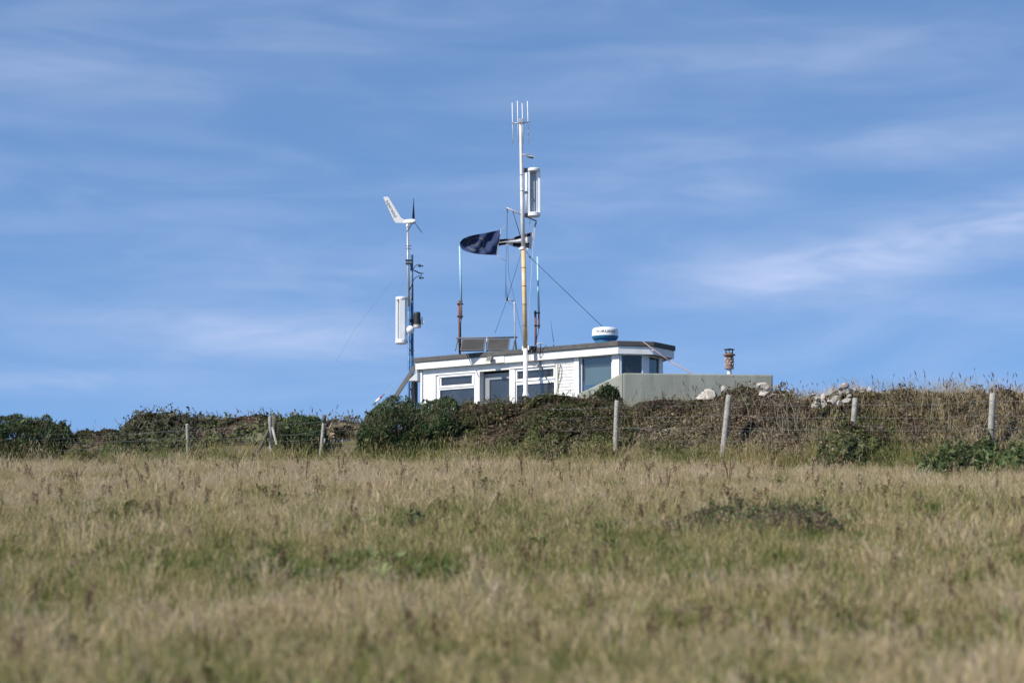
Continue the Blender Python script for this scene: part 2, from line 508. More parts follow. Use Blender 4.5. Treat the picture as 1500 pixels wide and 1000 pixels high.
def strip(mb, p, q, n, z0, z1, t):
    mb.slab([Vector((p.x, p.y, z0)), Vector((q.x, q.y, z0)), Vector((q.x, q.y, z1)), Vector((p.x, p.y, z1))], -n * t)
zt = ZEDGE - 0.002
fz = [(L0, S0 - dA * 0.0, zfl, 0.045)]
mb = MB(); strip(mb, L0, S0, nA, zfl, zt, 0.045)
mb.build('fascia', M['white'], hut)
mb = MB(); strip(mb, S0 - dA * 0.002 - nA * 0.012, C0 - nA * 0.012 + dA * 0.01, nA, zfr, zt, 0.03)
mb.build('fascia', M['white'], hut)
for p, q, n in ((C0, E0, nB), (E0, F0, nC)):
    mb = MB(); strip(mb, p + (q - p) * 0.004, q - (q - p) * 0.004, n, zfr, zt, 0.03)
    mb.build('fascia', M['white'], hut)
for p, q in ((F0, G0), (G0, B0), (B0, L0)):
    d = (q - p).normalized(); n = Vector((d.y, -d.x, 0))
    mb = MB(); strip(mb, p + d * 0.01, q - d * 0.01, n, zfr - (0.05 if p is B0 else 0), zt, 0.03)
    mb.build('fascia', M['white'], hut)
mb = MB()
ipoly = inset_poly(roofpoly, [0.05] * 6)
mb.prism([tuple(p)[:2] for p in ipoly], zfr + 0.015, ZEDGE - 0.004)
mb.build('soffit', M['soffit'], hut)
ZC = zfr + 0.013                                               # wall head
zoneA = lambda px, py: along(px, py, Cw, dA, nA)
# openings of the front wall, in photo pixels turned into metres along the wall
def opening(pxl, pxr):
    return zoneA(pxl, 550)[0], zoneA(pxr, 550)[0]
wtop = zoneA(667, 547.0)[1]
sill = zoneA(667, 601)[1]
o1 = opening(638, 696); od = opening(702.5, 746); o2 = opening(754, 813.5); o3 = opening(847.5, 897)
big_top = zoneA(872, 519.5)[1]
big_bot = zoneA(872, 588)[1]
lenA = (Lw - Cw).dot(dA)
WT = 0.16
def wallbox(mb, p, d, n, t0, t1, z0, z1, th_=WT, off=0.0):
    a = p + d * t0 - n * off; b = p + d * t1 - n * off
    mb.slab([Vector((a.x, a.y, z0)), Vector((b.x, b.y, z0)), Vector((b.x, b.y, z1)), Vector((a.x, a.y, z1))], -n * th_)
wall = MB()
mdoor = (od[0] + od[1]) / 2
wallbox(wall, Cw, dA, nA, 0.0, o3[1], ZF, ZC)                              # corner pier right of the big window
wallbox(wall, Cw, dA, nA, o3[1], o3[0], ZF, big_bot)                        # below the big window
wallbox(wall, Cw, dA, nA, o3[1], o3[0], big_top, ZC)
wallbox(wall, Cw, dA, nA, o3[0], zoneA(841, 550)[0], ZF, ZC)                # trim pier
pier_r = zoneA(815, 550)[0]
wallbox(wall, Cw, dA, nA, pier_r, o2[1], ZF, wtop)
wallbox(wall, Cw, dA, nA, o2[1], o2[0], ZF, sill)
wallbox(wall, Cw, dA, nA, o2[0], od[1], ZF, wtop)
wallbox(wall, Cw, dA, nA, od[0], o1[1], ZF, wtop)
wallbox(wall, Cw, dA, nA, o1[1], o1[0], ZF, sill)
wallbox(wall, Cw, dA, nA, o1[0], lenA, ZF, wtop)
wallbox(wall, Cw, dA, nA, pier_r, lenA, wtop, ZC)                           # head over the windows
# ends and back
lenB = (Ew - Cw).length; lenC = (Fw - Ew).length
d_ = (Gw - Fw).normalized(); wallbox(wall, Fw, d_, Vector((d_.y, -d_.x, 0)), 0.0, (Gw - Fw).length, ZF, ZC)
d_ = (Lw - Bw).normalized(); nl = Vector((d_.y, -d_.x, 0)); wallbox(wall, Bw, d_, nl, 0.02, (Lw - Bw).length - WT - 0.002, ZF, ZC)
# seaward wall with one wide window in line with the big front window
dBk = (Bw - Hw).normalized(); nBk = Vector((dBk.y, -dBk.x, 0)); lenBk = (Bw - Hw).length
ba, _ = along(845, 570, Hw, dBk, nBk); bb, _ = along(900, 570, Hw, dBk, nBk)
b0, b1 = max(0.2, min(ba, bb)), min(lenBk - 0.3, max(ba, bb))
zb0 = ZF + 0.85; zb1 = ZC - 0.25
wallbox(wall, Hw, dBk, nBk, 0.02, b0, ZF, ZC); wallbox(wall, Hw, dBk, nBk, b1, lenBk - 0.02, ZF, ZC)
wallbox(wall, Hw, dBk, nBk, b0, b1, ZF, zb0); wallbox(wall, Hw, dBk, nBk, b0, b1, zb1, ZC)
# low walls of the glazed end
zbs = zoneA(905, 552)[1] - 0.25
wallbox(wall, Cw, dB, nB, 0.02, lenB, ZF, zbs); wallbox(wall, Ew, dC, nC, 0.02, lenC, ZF, zbs)
wall.build('wall', M['white'], hut)
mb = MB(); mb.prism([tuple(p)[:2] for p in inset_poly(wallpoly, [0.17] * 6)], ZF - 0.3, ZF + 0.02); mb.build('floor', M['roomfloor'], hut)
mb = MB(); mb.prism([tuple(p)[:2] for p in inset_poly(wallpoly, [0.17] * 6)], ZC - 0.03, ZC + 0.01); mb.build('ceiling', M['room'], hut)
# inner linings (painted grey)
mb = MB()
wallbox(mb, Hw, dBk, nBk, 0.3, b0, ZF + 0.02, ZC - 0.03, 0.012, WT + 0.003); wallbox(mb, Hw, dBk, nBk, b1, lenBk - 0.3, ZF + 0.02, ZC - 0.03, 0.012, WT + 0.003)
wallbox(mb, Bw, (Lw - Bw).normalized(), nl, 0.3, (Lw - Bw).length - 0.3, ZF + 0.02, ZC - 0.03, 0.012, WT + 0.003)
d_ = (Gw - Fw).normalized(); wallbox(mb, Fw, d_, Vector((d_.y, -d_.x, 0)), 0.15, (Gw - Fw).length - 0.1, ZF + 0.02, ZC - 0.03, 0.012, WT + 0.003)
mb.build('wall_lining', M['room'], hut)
mb = MB(); a_ = Hw - dA * 0.0
cen = sum(wallpoly, Vector((0, 0, 0))) / 6
mb.box((cen.x - 0.2, cen.y, ZF + 0.76), (3.0, 0.6, 0.05), Matrix.Rotation(-th, 3, 'Z'))
for sx in (-1.4, 1.4):
    mb.box(Vector((cen.x - 0.2, cen.y, ZF + 0.38)) + Matrix.Rotation(-th, 3, 'Z') @ Vector((sx, 0, 0)), (0.06, 0.5, 0.70), Matrix.Rotation(-th, 3, 'Z'))
mb.build('chart_desk', M['roomfloor'], hut)

# painted brick panel right of the second window: each brick its own piece on a mortar wall
bt0, bt1 = zoneA(841, 550)[0], pier_r
mb = MB(); wallbox(mb, Cw, dA, nA, bt0, bt1, ZF, ZC, WT - 0.006, 0.006)
panel = mb.build('brick_panel', M['mortar'], hut)
BL, BH = 0.215, 0.065
def brick_mesh(length):
    m_ = MB(); R_ = Matrix.Rotation(math.pi - th, 3, 'Z')
    m_.box((0, 0, 0), (length, 0.02, BH), R_)
    me = bpy.data.meshes.new('brick')
    me.from_pydata([tuple(v) for v in m_.v], [], m_.f); me.materials.append(M['brick'])
    return me
bm_cache = {}
row = 0; z = zoneA(830, 600)[1]
while z + BH < ZC - 0.03:
    t = bt0 + 0.006 - (0.113 if row % 2 else 0.0)
    while t < bt1 - 0.02:
        a_, b_ = max(t, bt0 + 0.006), min(t + BL, bt1 - 0.006)
        if b_ - a_ > 0.03:
            key = round(b_ - a_, 2)
            if key not in bm_cache: bm_cache[key] = brick_mesh(b_ - a_)
            o = bpy.data.objects.new('brick', bm_cache[key]); COL.objects.link(o); o.parent = panel
            p = Cw + dA * ((a_ + b_) / 2) - nA * (0.008 - random.uniform(0, 0.006))
            o.location = Vector((p.x, p.y, z + BH / 2)) - parent_origin(panel)
        t += BL + 0.011
    z += BH + 0.011; row += 1

def window(p, d, n, t0, t1, z0, z1, panes, depth=0.05, fw=0.0, name='window', matf='upvc', rec=0.035, split=None):
    """frame = filled slab around the listed pane rectangles (t0,t1,z0,z1); each pane a child"""
    a, b = min(t0, t1), max(t0, t1)
    tcuts = sorted({a, b, *[q for r in panes for q in (min(r[0], r[1]), max(r[0], r[1]))]})
    zcuts = sorted({z0, z1, *[q for r in panes for q in (r[2], r[3])]})
    mb = MB()
    for i in range(len(zcuts) - 1):
        zm = (zcuts[i] + zcuts[i + 1]) / 2
        run = None
        for j in range(len(tcuts) - 1):
            tm = (tcuts[j] + tcuts[j + 1]) / 2
            hole = any(min(r[0], r[1]) < tm < max(r[0], r[1]) and r[2] < zm < r[3] for r in panes)
            if hole:
                if run is not None:
                    wallbox(mb, p, d, n, run, tcuts[j], zcuts[i], zcuts[i + 1], depth, rec); run = None
            elif run is None:
                run = tcuts[j]
        if run is not None:
            wallbox(mb, p, d, n, run, b, zcuts[i], zcuts[i + 1], depth, rec)
    w = mb.build(name, M[matf], hut)
    for r in panes:
        m_ = MB(); wallbox(m_, p, d, n, min(r[0], r[1]) - 0.004, max(r[0], r[1]) + 0.004, r[2] - 0.004, r[3] + 0.004, 0.008, rec + depth * 0.55)
        m_.build('pane', M['glass'], w)
        m_ = MB()                                              # gasket bead round the glass
        a1, b1_ = min(r[0], r[1]), max(r[0], r[1])
        for (u0, u1, v0, v1) in ((a1, b1_, r[2], r[2] + 0.012), (a1, b1_, r[3] - 0.012, r[3]), (a1, a1 + 0.012, r[2] + 0.012, r[3] - 0.012), (b1_ - 0.012, b1_, r[2] + 0.012, r[3] - 0.012)):
            wallbox(m_, p, d, n, u0, u1, v0, v1, 0.010, rec + depth * 0.35)
        m_.build('gasket', M['alud'], w)
    return w
A_ = lambda px, py=550: zoneA(px, py)[0]
zz = lambda px, py: zoneA(px, py)[1]
window(Cw, dA, nA, o1[0] - .004, o1[1] + .004, sill, wtop, [(A_(645), A_(690), zz(667, 563.3), zz(667, 551.7)), (A_(643), A_(693.5), sill + .06, zz(668, 569.3))])
window(Cw, dA, nA, o2[0] - .004, o2[1] + .004, sill, wtop, [(A_(757), A_(809.5), zz(783, 553.2), zz(783, 542.2)), (A_(755.5), A_(810.5), sill + .06, zz(783, 561.6))])
# opening-light rims standing proud round the two fanlights
for pl, pr, pm, y0, y1 in ((641.5, 693.5, 667, 566.5, 548.8), (755, 812, 783, 556.6, 539.4)):
    m_ = MB(); a_, b_ = sorted((A_(pl), A_(pr))); z0_, z1_ = zz(pm, y0), zz(pm, y1)
    q = 0.03
    for (u0, u1, v0, v1) in ((a_, b_, z0_, z0_ + q), (a_, b_, z1_ - q, z1_), (a_, a_ + q, z0_ + q, z1_ - q), (b_ - q, b_, z0_ + q, z1_ - q)):
        wallbox(m_, Cw, dA, nA, u0, u1, v0, v1, 0.022, 0.012)
    m_.build('opening_light', M['upvc'], hut)
big = window(Cw, dA, nA, o3[0] - .004, o3[1] + .004, big_bot, big_top, [(A_(850.5), A_(893.8), big_bot + .05, zz(872, 522))], rec=0.05)
bl_bot = zz(855, 563)
m_ = MB(); wallbox(m_, Cw, dA, nA, A_(893.0), A_(851.2), bl_bot, big_top, 0.006, 0.135); m_.build('roller_blind', M['blind'], big)
# door
dtop = zz(724, 545.5)
dr = window(Cw, dA, nA, od[0] - .004, od[1] + .004, ZF, dtop, [(A_(711), A_(740.5), ZF + .35, zz(725, 554.5))], name='door', matf='door', rec=0.155, depth=0.05)
m_ = MB(); hp = Cw + dA * A_(743.0) - nA * 0.075; m_.box((hp.x, hp.y, ZF + 1.0), (0.03, 0.03, 0.18), Matrix.Rotation(-th, 3, 'Z')); m_.build('handle', M['alud'], dr)
# glazed end
zt2 = ZC - 0.03
chB = lambda px: along(px, 535, Cw, dB, nB)[0]
chC = lambda px: along(px, 535, Ew, dC, nC)[0]
window(Cw, dB, nB, 0.03, lenB - 0.002, zbs, ZC, [(max(0.06, chB(907.5)), chB(940.5), zbs + .05, zt2)], rec=0.01, depth=0.07)
window(Ew, dC, nC, 0.03, lenC, zbs, ZC, [(chC(951.5), chC(966.5), zbs + .05, zt2)], rec=0.01, depth=0.07)
window(Hw, dBk, nBk, b0, b1, zb0, zb1, [(b0 + .06, b1 - .06, zb0 + .06, zb1 - .06)])
# head trim above the right window, corner board, conduit
m_ = MB(); wallbox(m_, Cw, dA, nA, A_(813.5), A_(747), wtop + 0.002, wtop + 0.04, 0.02, -0.022); m_.build('head_trim', M['white'], hut)
m_ = MB(); wallbox(m_, Cw, dA, nA, A_(848.5), A_(841.5), ZF, ZC - .002, 0.02, -0.022); m_.build('corner_board', M['upvc'], hut)
m_ = MB(); wallbox(m_, Cw, dA, nA, A_(817.8), A_(815.2), ZF, wtop + .03, 0.03, -0.032)
m_.build('conduit', mat('ivory_conduit', (0.66, 0.64, 0.50), 0.5, 0.06, 6), hut)
# floodlight on the tall fascia
fp = on_plane(721, 526, L0, nA)
m_ = MB(); rl = Matrix.Rotation(-th, 3, 'Z') @ Matrix.Rotation(R(-28), 3, 'X')
m_.box(fp + nA * 0.09, (0.15, 0.07, 0.12), rl); m_.box(fp + nA * 0.03, (0.05, 0.06, 0.05), rl)
fl = m_.build('floodlight', M['alud'], hut, bevel=0.01)
m_ = MB(); m_.box(fp + nA * 0.125 + Vector((0, 0, -0.022)), (0.125, 0.012, 0.10), rl); m_.build('lamp_glass', M['lens'], fl)
# small hood on the left end wall, and dark vent boxes below it
hp = at(604, 552, Lw.y + 0.25)
m_ = MB(); m_.slab([hp + Vector((-.10, 0, -.09)), hp + Vector((.12, 0, -.09)), hp + Vector((.12, 0, .13)), hp + Vector((.05, 0, .06))], Vector((0.1, 0.4, 0)))
m_.build('vent_hood', M['gel'], hut)
m_ = MB(); hp2 = at(607.5, 575, Lw.y + 0.35); m_.box(hp2, (0.14, 0.35, 0.5)); m_.build('meter_box', M['black'], hut, bevel=0.01)
# roof edge bits
jp = on_plane(773, 510, C0, nA) + nA * 0.05
m_ = MB(); m_.box(jp, (0.20, 0.08, 0.10), Matrix.Rotation(-th, 3, 'Z')); m_.build('junction_box', M['gel'], hut, bevel=0.006)
jp = on_plane(783.5, 510, C0, nA) + nA * 0.05
m_ = MB(); m_.box(jp, (0.12, 0.07, 0.09), Matrix.Rotation(-th, 3, 'Z')); m_.build('cable_gland', M['black'], hut, bevel=0.006)
def wallpts(pts, off=0.02, p0=Cw):
    return [on_plane(x, y, p0 + nA * off, nA) for x, y in pts]
m_ = MB(); m_.tube(wallpts([(792, 503), (791.5, 511), (791, 520)], 0.17) + wallpts([(791, 530), (793, 537), (797, 548), (800, 554), (806, 562)], 0.03), 0.012, 5); m_.build('cable', M['black'], hut)
m_ = MB(); m_.tube(wallpts([(774, 514), (774, 530), (778, 534), (786, 536), (792, 535)], 0.16), 0.007, 5); m_.build('cable', M['black'], hut)
m_ = MB(); m_.tube(wallpts([(820.5, 533), (823, 540), (822, 552), (819, 562), (816.5, 571)], 0.02), 0.006, 5); m_.tube(wallpts([(820.5, 533), (819, 545), (817.5, 554), (812, 558)], 0.02), 0.006, 5); m_.build('cable', M['black'], hut)
m_ = MB(); jb = wallpts([(803, 556)], 0.06)[0]; m_.box(jb, (0.05, 0.04, 0.06)); m_.build('cable_joint', M['whip'], hut)
# gutter downpipe on left corner
m_ = MB(); q = Lw - dA * 0.02 + nA * 0.03; m_.tube([(q.x, q.y, ZF), (q.x, q.y, zfl - 0.02)], 0.022, 8); m_.build('downpipe', M['upvc'], hut)

# ------------------------------------------------------------------ grey-green parapet wall
gw = MB()
W0 = at(912.5, 546, 63.0); W1 = at(1132, 548.5, 63.3); WL = at(846, 577, 63.55)
zb = gz(4, 62) - 0.3
tv = Vector((0.02, 0.2, 0))
gw.slab([Vector((WL.x, WL.y, zb)), Vector((W0.x, W0.y, zb)), W0, WL], tv)
gwall = thing('parapet_wall', (W0.x, W0.y, zb), 'long plain grey-green rendered wall with a sloping left end beside the hut', 'wall')
m_ = MB(); m_.slab([Vector((W0.x, W0.y, zb)), Vector((W1.x, W1.y, zb)), W1, W0], Vector((0, 0.2, 0)))
m_.build('front_face', M['green'], gwall, bevel=0.03)
gw.v = [v + Vector((-0.003, 0.002, 0)) for v in gw.v]
gw.build('sloping_end', M['green'], gwall, bevel=0.03)

# ------------------------------------------------------------------ flue
FY = 64.0; k = PM(FY)
fb = at(1068.5, 548, FY)
flue = thing('chimney_flue', (fb.x, fb.y, fb.z - 0.5), 'rusty clay chimney cowl with a dark flat cap rising behind the grey-green wall', 'chimney')
hz = lambda py: (548 - py) * k
MB().lathe(fb, [(0.03, -0.5), (3.3 * k, -0.5), (3.3 * k, hz(540)), (0.02, hz(540))], 18).build('pipe', M['mastw'], flue)
MB().lathe(fb, [(0.02, hz(540)), (7 * k, hz(540)), (7 * k, hz(539.2)), (6.3 * k, hz(538.6)), (6.1 * k, hz(521)), (9 * k, hz(520.4)), (9.2 * k, hz(518.8)), (6.0 * k, hz(517.8)), (4.9 * k, hz(515.9)), (4.3 * k, hz(515.9)), (4.2 * k, hz(530))], 24).build('cowl', M['terra'], flue)
for r_, py in enumerate((525.5, 529.5, 533.5)):
    for a in range(7):
        an = 2 * math.pi * (a + 0.5 * (r_ % 2)) / 7 + 0.2
        c = fb + Vector((6.2 * k * math.cos(an), 6.2 * k * math.sin(an), hz(py)))
        m_ = MB(); m_.box(c, (1.6 * k, 2.6 * k, 2.2 * k), Matrix.Rotation(an, 3, 'Z') @ Matrix.Rotation(R(25), 3, 'Y'))
        m_.build('vent_lip', M['chalk'], flue)
for a in range(4):
    an = math.pi / 4 + a * math.pi / 2
    MB().tube([fb + Vector((6.8 * k * math.cos(an), 6.8 * k * math.sin(an), hz(519))), fb + Vector((6.8 * k * math.cos(an), 6.8 * k * math.sin(an), hz(511.4)))], 0.5 * k, 6).build('cap_leg', M['black'], flue)
MB().tube([fb + Vector((0, 0, hz(518))), fb + Vector((0, 0, hz(511)))], 0.6 * k, 6).build('cap_leg', M['black'], flue)
MB().lathe(fb, [(0.001, hz(511.6)), (8 * k, hz(511.8)), (8 * k, hz(511.1)), (2 * k, hz(509.9)), (0.001, hz(509.7))], 20).build('cap', M['black'], flue)

# ------------------------------------------------------------------ main mast
MY = 65.3; k = PM(MY)
def mp(px, py, dy=0.0):
    return at(px, py, MY + dy)
mbase = mp(770.5, 600); mz = gz(mbase.x, MY)
mast = thing('antenna_mast', (mbase.x, MY, mz), 'tall white and yellowed mast with a yardarm in front of the hut', 'mast')
MB().tube([Vector((mbase.x, MY, mz)), mp(770.3, 584)], 0.09, 10).build('base_stub', M['black'], mast)
m_ = MB(); m_.box(Vector((mbase.x - 0.03, MY, mp(770, 587).z)), (0.19, 0.15, 0.22)); m_.build('tabernacle', M['black'], mast, bevel=0.01)
MB().tube([mp(770.2, 581), mp(770.2, 579), mp(770, 573), mp(769.7, 510)], [5.4 * k, 5.0 * k, 3.4 * k, 3.3 * k], 16).build('pole', M['mastw'], mast)
jts = [510, 506, 477, 446, 419, 392, 363]
yel = MB().tube([mp(769.7, 510.2), mp(766.6, 362)], [3.35 * k, 3.15 * k], 16).build('lower_pole', M['masty'], mast)
for j in jts[1:-1]:
    x = 769.7 - (510 - j) / 148 * 3.1
    MB().tube([mp(x, j + 0.4), mp(x, j - 0.4)], 3.55 * k, 14).build('pole_joint', M['rust'], yel)
MB().tube([mp(766.6, 362.3), mp(764.8, 290), mp(763.2, 200), mp(762.9, 176)], [3.15 * k, 2.9 * k, 2.4 * k, 2.3 * k], 16).build('upper_pole', M['mastw'], mast)
# yardarm, raked back through the mast
y0, y1 = mp(742.3, 304.5, -0.12), mp(786, 324, 0.12)
ya = MB().tube([y0, y1], 1.2 * k, 8).build('yardarm', M['alu'], mast)
MB().tube([mp(751, 309, -.05), mp(766.5, 360, 0)], 0.6 * k, 5).build('yard_stay', M['black'], mast)
for (px, py) in ((742.8, 306.5), (743.4, 310), (785, 327), (784, 331)):
    m_ = MB(); m_.box(mp(px, py, -0.1 if px < 760 else .1), (0.035, 0.03, 0.045)); m_.build('halyard_block', M['alud'], ya)
m_ = MB(); m_.lathe(mp(765.5, 363.5), [(3.2 * k, -.04), (4.2 * k, -.03), (4.2 * k, .02), (3.0 * k, .03)], 14); m_.build('stay_collar', M['mastw'], mast)
for dx in (-5, 5.5):
    m_ = MB(); m_.box(mp(766.5 + dx, 364.5), (0.05, 0.03, 0.035)); m_.build('cleat', M['gel'], mast)
# head with four folded dipoles
hd = MB(); hd.box(mp(763, 177.5), (6.5 * k, 6 * k, 7 * k)); hd.build('mast_head', M['alu'], mast, bevel=0.01)
arr = MB().tube([mp(750, 181, -.05), mp(776, 179, .05)], 0.9 * k, 8); arr.tube([mp(758.5, 180, -.16), mp(766.5, 180.5, .16)], 0.9 * k, 8)
arr = arr.build('dipole_boom', M['alu'], mast)
for x0, ya_, x1, yb_, dy in ((750.3, 150.5, 751.5, 211, -.05), (758, 148, 759.3, 209, -.16), (764.8, 151.5, 766.6, 212, .16), (772.6, 148.5, 774.6, 209.5, .05)):
    MB().tube([mp(x0, ya_, dy), mp(x1, yb_, dy)], 0.62 * k, 6).build('dipole_rod', M['mastw'], arr)
    m_ = MB(); m_.box(mp((x0 + x1) / 2 + .2, 180.3, dy), (2.4 * k, 2.2 * k, 3.2 * k)); m_.build('rod_clamp', M['alu'], arr)
# camera on bracket
cb = MB().tube([mp(759.5, 227), mp(777, 225.7, -.1)], 0.8 * k, 6).build('camera_bracket', M['alu'], mast)
m_ = MB(); m_.tube([mp(771.5, 228.5, -.1), mp(776, 230, -.12), mp(781, 231, -.15)], [1.7 * k, 2.0 * k, 1.9 * k], 10); cm_ = m_.build('security_camera', M['alud'], mast)
m_ = MB(); m_.box(mp(778, 229.2, -.13), (9 * k, 4.5 * k, 0.7 * k), Matrix.Rotation(R(14), 3, 'Y')); m_.build('sun_shield', M['gel'], cm_)
# white cage antenna on the right of the mast
def cage(px0, px1, pyt, pyb, Y, root, tag_cols, side):
    kk = PM(Y); cx = (px0 + px1) / 2; r_ = (px1 - px0) / 2 * kk
    P = lambda px, py, dy=0: at(px, py, Y + dy)
    H = (pyb - pyt) * kk
    b = P(cx, pyb)
    an = MB().lathe(b, [(0.001, 0), (r_ * .75, 0), (r_, 1.6 * kk), (r_, 6 * kk), (r_ * .95, 6.6 * kk), (0.001, 6.7 * kk)], 24).build('cage_base', M['gel'], root)
    MB().lathe(b, [(0.001, H - 4.2 * kk), (r_ * .97, H - 4.2 * kk), (r_, H - 3.4 * kk), (r_, H - .8 * kk), (r_ * .9, H), (0.001, H)], 24).build('cage_top', M['gel'], root)
    for a, w, mt in tag_cols:
        c = b + Vector((math.cos(a) * r_ * .8, math.sin(a) * r_ * .8, H / 2 + 1.2 * kk))
        m_ = MB(); m_.box(c, (w * kk, 1.6 * kk, H - 9.5 * kk), Matrix.Rotation(a + math.pi / 2, 3, 'Z') if w > 4 else None)
        m_.build('cage_panel' if w > 4 else 'cage_rod', M[mt], root, bevel=0.4 * kk)
    return b
cage(773.3, 791.8, 245, 318, MY - 0.02, mast, [(R(182), 2.4, 'gel'), (R(-8), 3.4, 'gel'), (R(95), 11, 'gelg'), (R(60), 2.2, 'gel')], 1)
MB().tube([mp(770.8, 251), mp(771.6, 311)], 1.8 * k, 10).build('standoff_tube', M['gel'], mast)
for py in (249.5, 282, 315.5):
    m_ = MB(); m_.box(mp(770.2 + (py - 249) * 0.02, py), (5.5 * k, 4 * k, (6.5 if py != 282 else 3.5) * k)); m_.build('standoff_clamp', M['black' if py != 282 else 'alud'], mast)
for py in (256, 279.5):
    MB().tube([mp(764.2 + (py - 256) * .02, py + .6), mp(764.2 + (py - 256) * .02, py - .6)], 3.2 * k, 12).build('band_clamp', M['alu'], mast)
# halyards
h_ = MB().tube([mp(743, 307, -.12), mp(742.4, 332, -.1), mp(741.5, 372, -.1), mp(740.2, 436, -.05)], 0.28 * k, 4); h_.tube([mp(743, 307, -.12), mp(745, 400, -.05), mp(768, 505, -.1)], 0.22 * k, 4)
h_.build('halyard', M['roped'], mast)
h_ = MB().tube([mp(785, 327, .12), mp(781, 360, .05), mp(776, 440, 0), mp(772.5, 500, -.1)], 0.3 * k, 4); h_.tube([mp(783, 328, .1), mp(776, 440, -.05), mp(771.5, 520, -.12)], 0.25 * k, 4)
h_.build('halyard', M['rope'], mast)
MB().tube([mp(777, 322, .1), mp(770, 350, -.1)], 0.35 * k, 4).build('halyard', M['ropep'], mast)
# mast stays down to the roof
s_ = MB().tube([mp(770.5, 368), mp(780, 380), at(882, 478, 65.2)], 0.42 * k, 5); s_.build('mast_stay', M['roped'], mast)
s_ = MB().tube([mp(763, 372), at(742, 441, 66.0), at(725, 488, 66.8)], 0.3 * k, 5); s_.build('mast_stay', M['roped'], mast)
m_ = MB(); m_.box(mp(776, 376.5), (2 * k, 2 * k, 3 * k)); m_.build('stay_insulator', M['black'], mast)

# ------------------------------------------------------------------ flags
def flag_mesh(corners, nu, nv, wave, Y, curl=0.0, wfreq=2.2):
    """corners in pixels: hoist-top, hoist-bottom, fly-bottom, fly-top; each with a depth offset"""
    ht, hb, fb_, ft = [at(c[0], c[1], Y + c[2]) for c in corners]
    V = []; UV = []
    for j in range(nv + 1):
        v = j / nv
        for i in range(nu + 1):
            u = i / nu
            p = ht.lerp(hb, v).lerp(ft.lerp(fb_, v), u)
            bow = math.sin(math.pi * u)
            p = p + Vector((0, wave * u * math.sin(u * 6.28 * wfreq * .5 + v * 1.7) + wave * .35 * math.sin(9 * u - 4 * v), -0.02 * bow))
            V.append(p); UV.append((u, v))
    Fq = [(j * (nu + 1) + i, j * (nu + 1) + i + 1, (j + 1) * (nu + 1) + i + 1, (j + 1) * (nu + 1) + i) for j in range(nv) for i in range(nu)]
    return V, Fq, UV
def flag_object(name, V, Fq, UV, m, label, cat='flag'):
    me = bpy.data.meshes.new(name)
    base = min(V, key=lambda v: v.z)
    me.from_pydata([tuple(v - base) for v in V], [], Fq)
    uv = me.uv_layers.new(name='UVMap')
    for l in me.loops:
        uv.data[l.index].uv = UV[l.vertex_index]
    me.polygons.foreach_set('use_smooth', [True] * len(me.polygons))
    me.materials.append(m)
    o = bpy.data.objects.new(name, me); o.location = base; COL.objects.link(o)
    s_ = o.modifiers.new('thick', 'SOLIDIFY'); s_.thickness = 0.003
    return tag(o, label, cat)
def flag_material(name, ground, build):
    m = bpy.data.materials.new(name); m.use_nodes = True
    t = m.node_tree; b = t.nodes['Principled BSDF']
    b.inputs['Roughness'].default_value = 0.75; b.inputs['Specular IOR Level'].default_value = 0.2
    uv = N(t, 'ShaderNodeUVMap'); uv.uv_map = 'UVMap'
    sp = N(t, 'ShaderNodeSeparateXYZ'); t.links.new(uv.outputs[0], sp.inputs[0])
    def mth(op, a, b_=0.0, c=None):
        n = N(t, 'ShaderNodeMath', operation=op)
        for i, v in enumerate((a, b_) + ((c,) if c is not None else ())):
            if isinstance(v, (int, float)): n.inputs[i].default_value = v
            else: t.links.new(v, n.inputs[i])
        return n.outputs[0]
    nz = N(t, 'ShaderNodeTexNoise'); nz.inputs['Scale'].default_value = 7; t.links.new(uv.outputs[0], nz.inputs['Vector'])
    g_ = N(t, 'ShaderNodeMix', data_type='RGBA'); g_.inputs['A'].default_value = (*[c * .75 for c in ground], 1); g_.inputs['B'].default_value = (*[c * 1.25 for c in ground], 1)
    t.links.new(nz.outputs['Fac'], g_.inputs['Factor'])
    col = build(t, mth, sp.outputs[0], sp.outputs[1], g_.outputs['Result'])
    t.links.new(col, b.inputs['Base Color'])
    tr = N(t, 'ShaderNodeBsdfTranslucent'); t.links.new(col, tr.inputs['Color'])
    mx = N(t, 'ShaderNodeMixShader'); mx.inputs[0].default_value = 0.2
    t.links.new(b.outputs[0], mx.inputs[1]); t.links.new(tr.outputs[0], mx.inputs[2]); t.links.new(mx.outputs[0], t.nodes['Material Output'].inputs['Surface'])
    return m
def over(t, base, colr, fac):
    n = N(t, 'ShaderNodeMix', data_type='RGBA'); n.inputs['B'].default_value = (*colr, 1)
    t.links.new(base, n.inputs['A']); t.links.new(fac, n.inputs['Factor'])
    return n.outputs['Result']
def navy(t, mth, u, v, base):
    du = mth('MULTIPLY', mth('SUBTRACT', u, 0.60), 1.55); dv = mth('SUBTRACT', v, 0.50)
    r2 = mth('SQRT', mth('ADD', mth('MULTIPLY', du, du), mth('MULTIPLY', dv, dv)))
    ring = mth('MULTIPLY', mth('LESS_THAN', mth('ABSOLUTE', mth('SUBTRACT', r2, 0.33)), 0.022), 0.45)
    nz = N(t, 'ShaderNodeTexNoise'); nz.inputs['Scale'].default_value = 22
    cr = mth('MULTIPLY', mth('LESS_THAN', mth('ADD', r2, mth('MULTIPLY', nz.outputs['Fac'], 0.14)), 0.19), 0.45)
    c = over(t, base, (0.30, 0.25, 0.06), ring)
    return over(t, c, (0.12, 0.11, 0.05), cr)
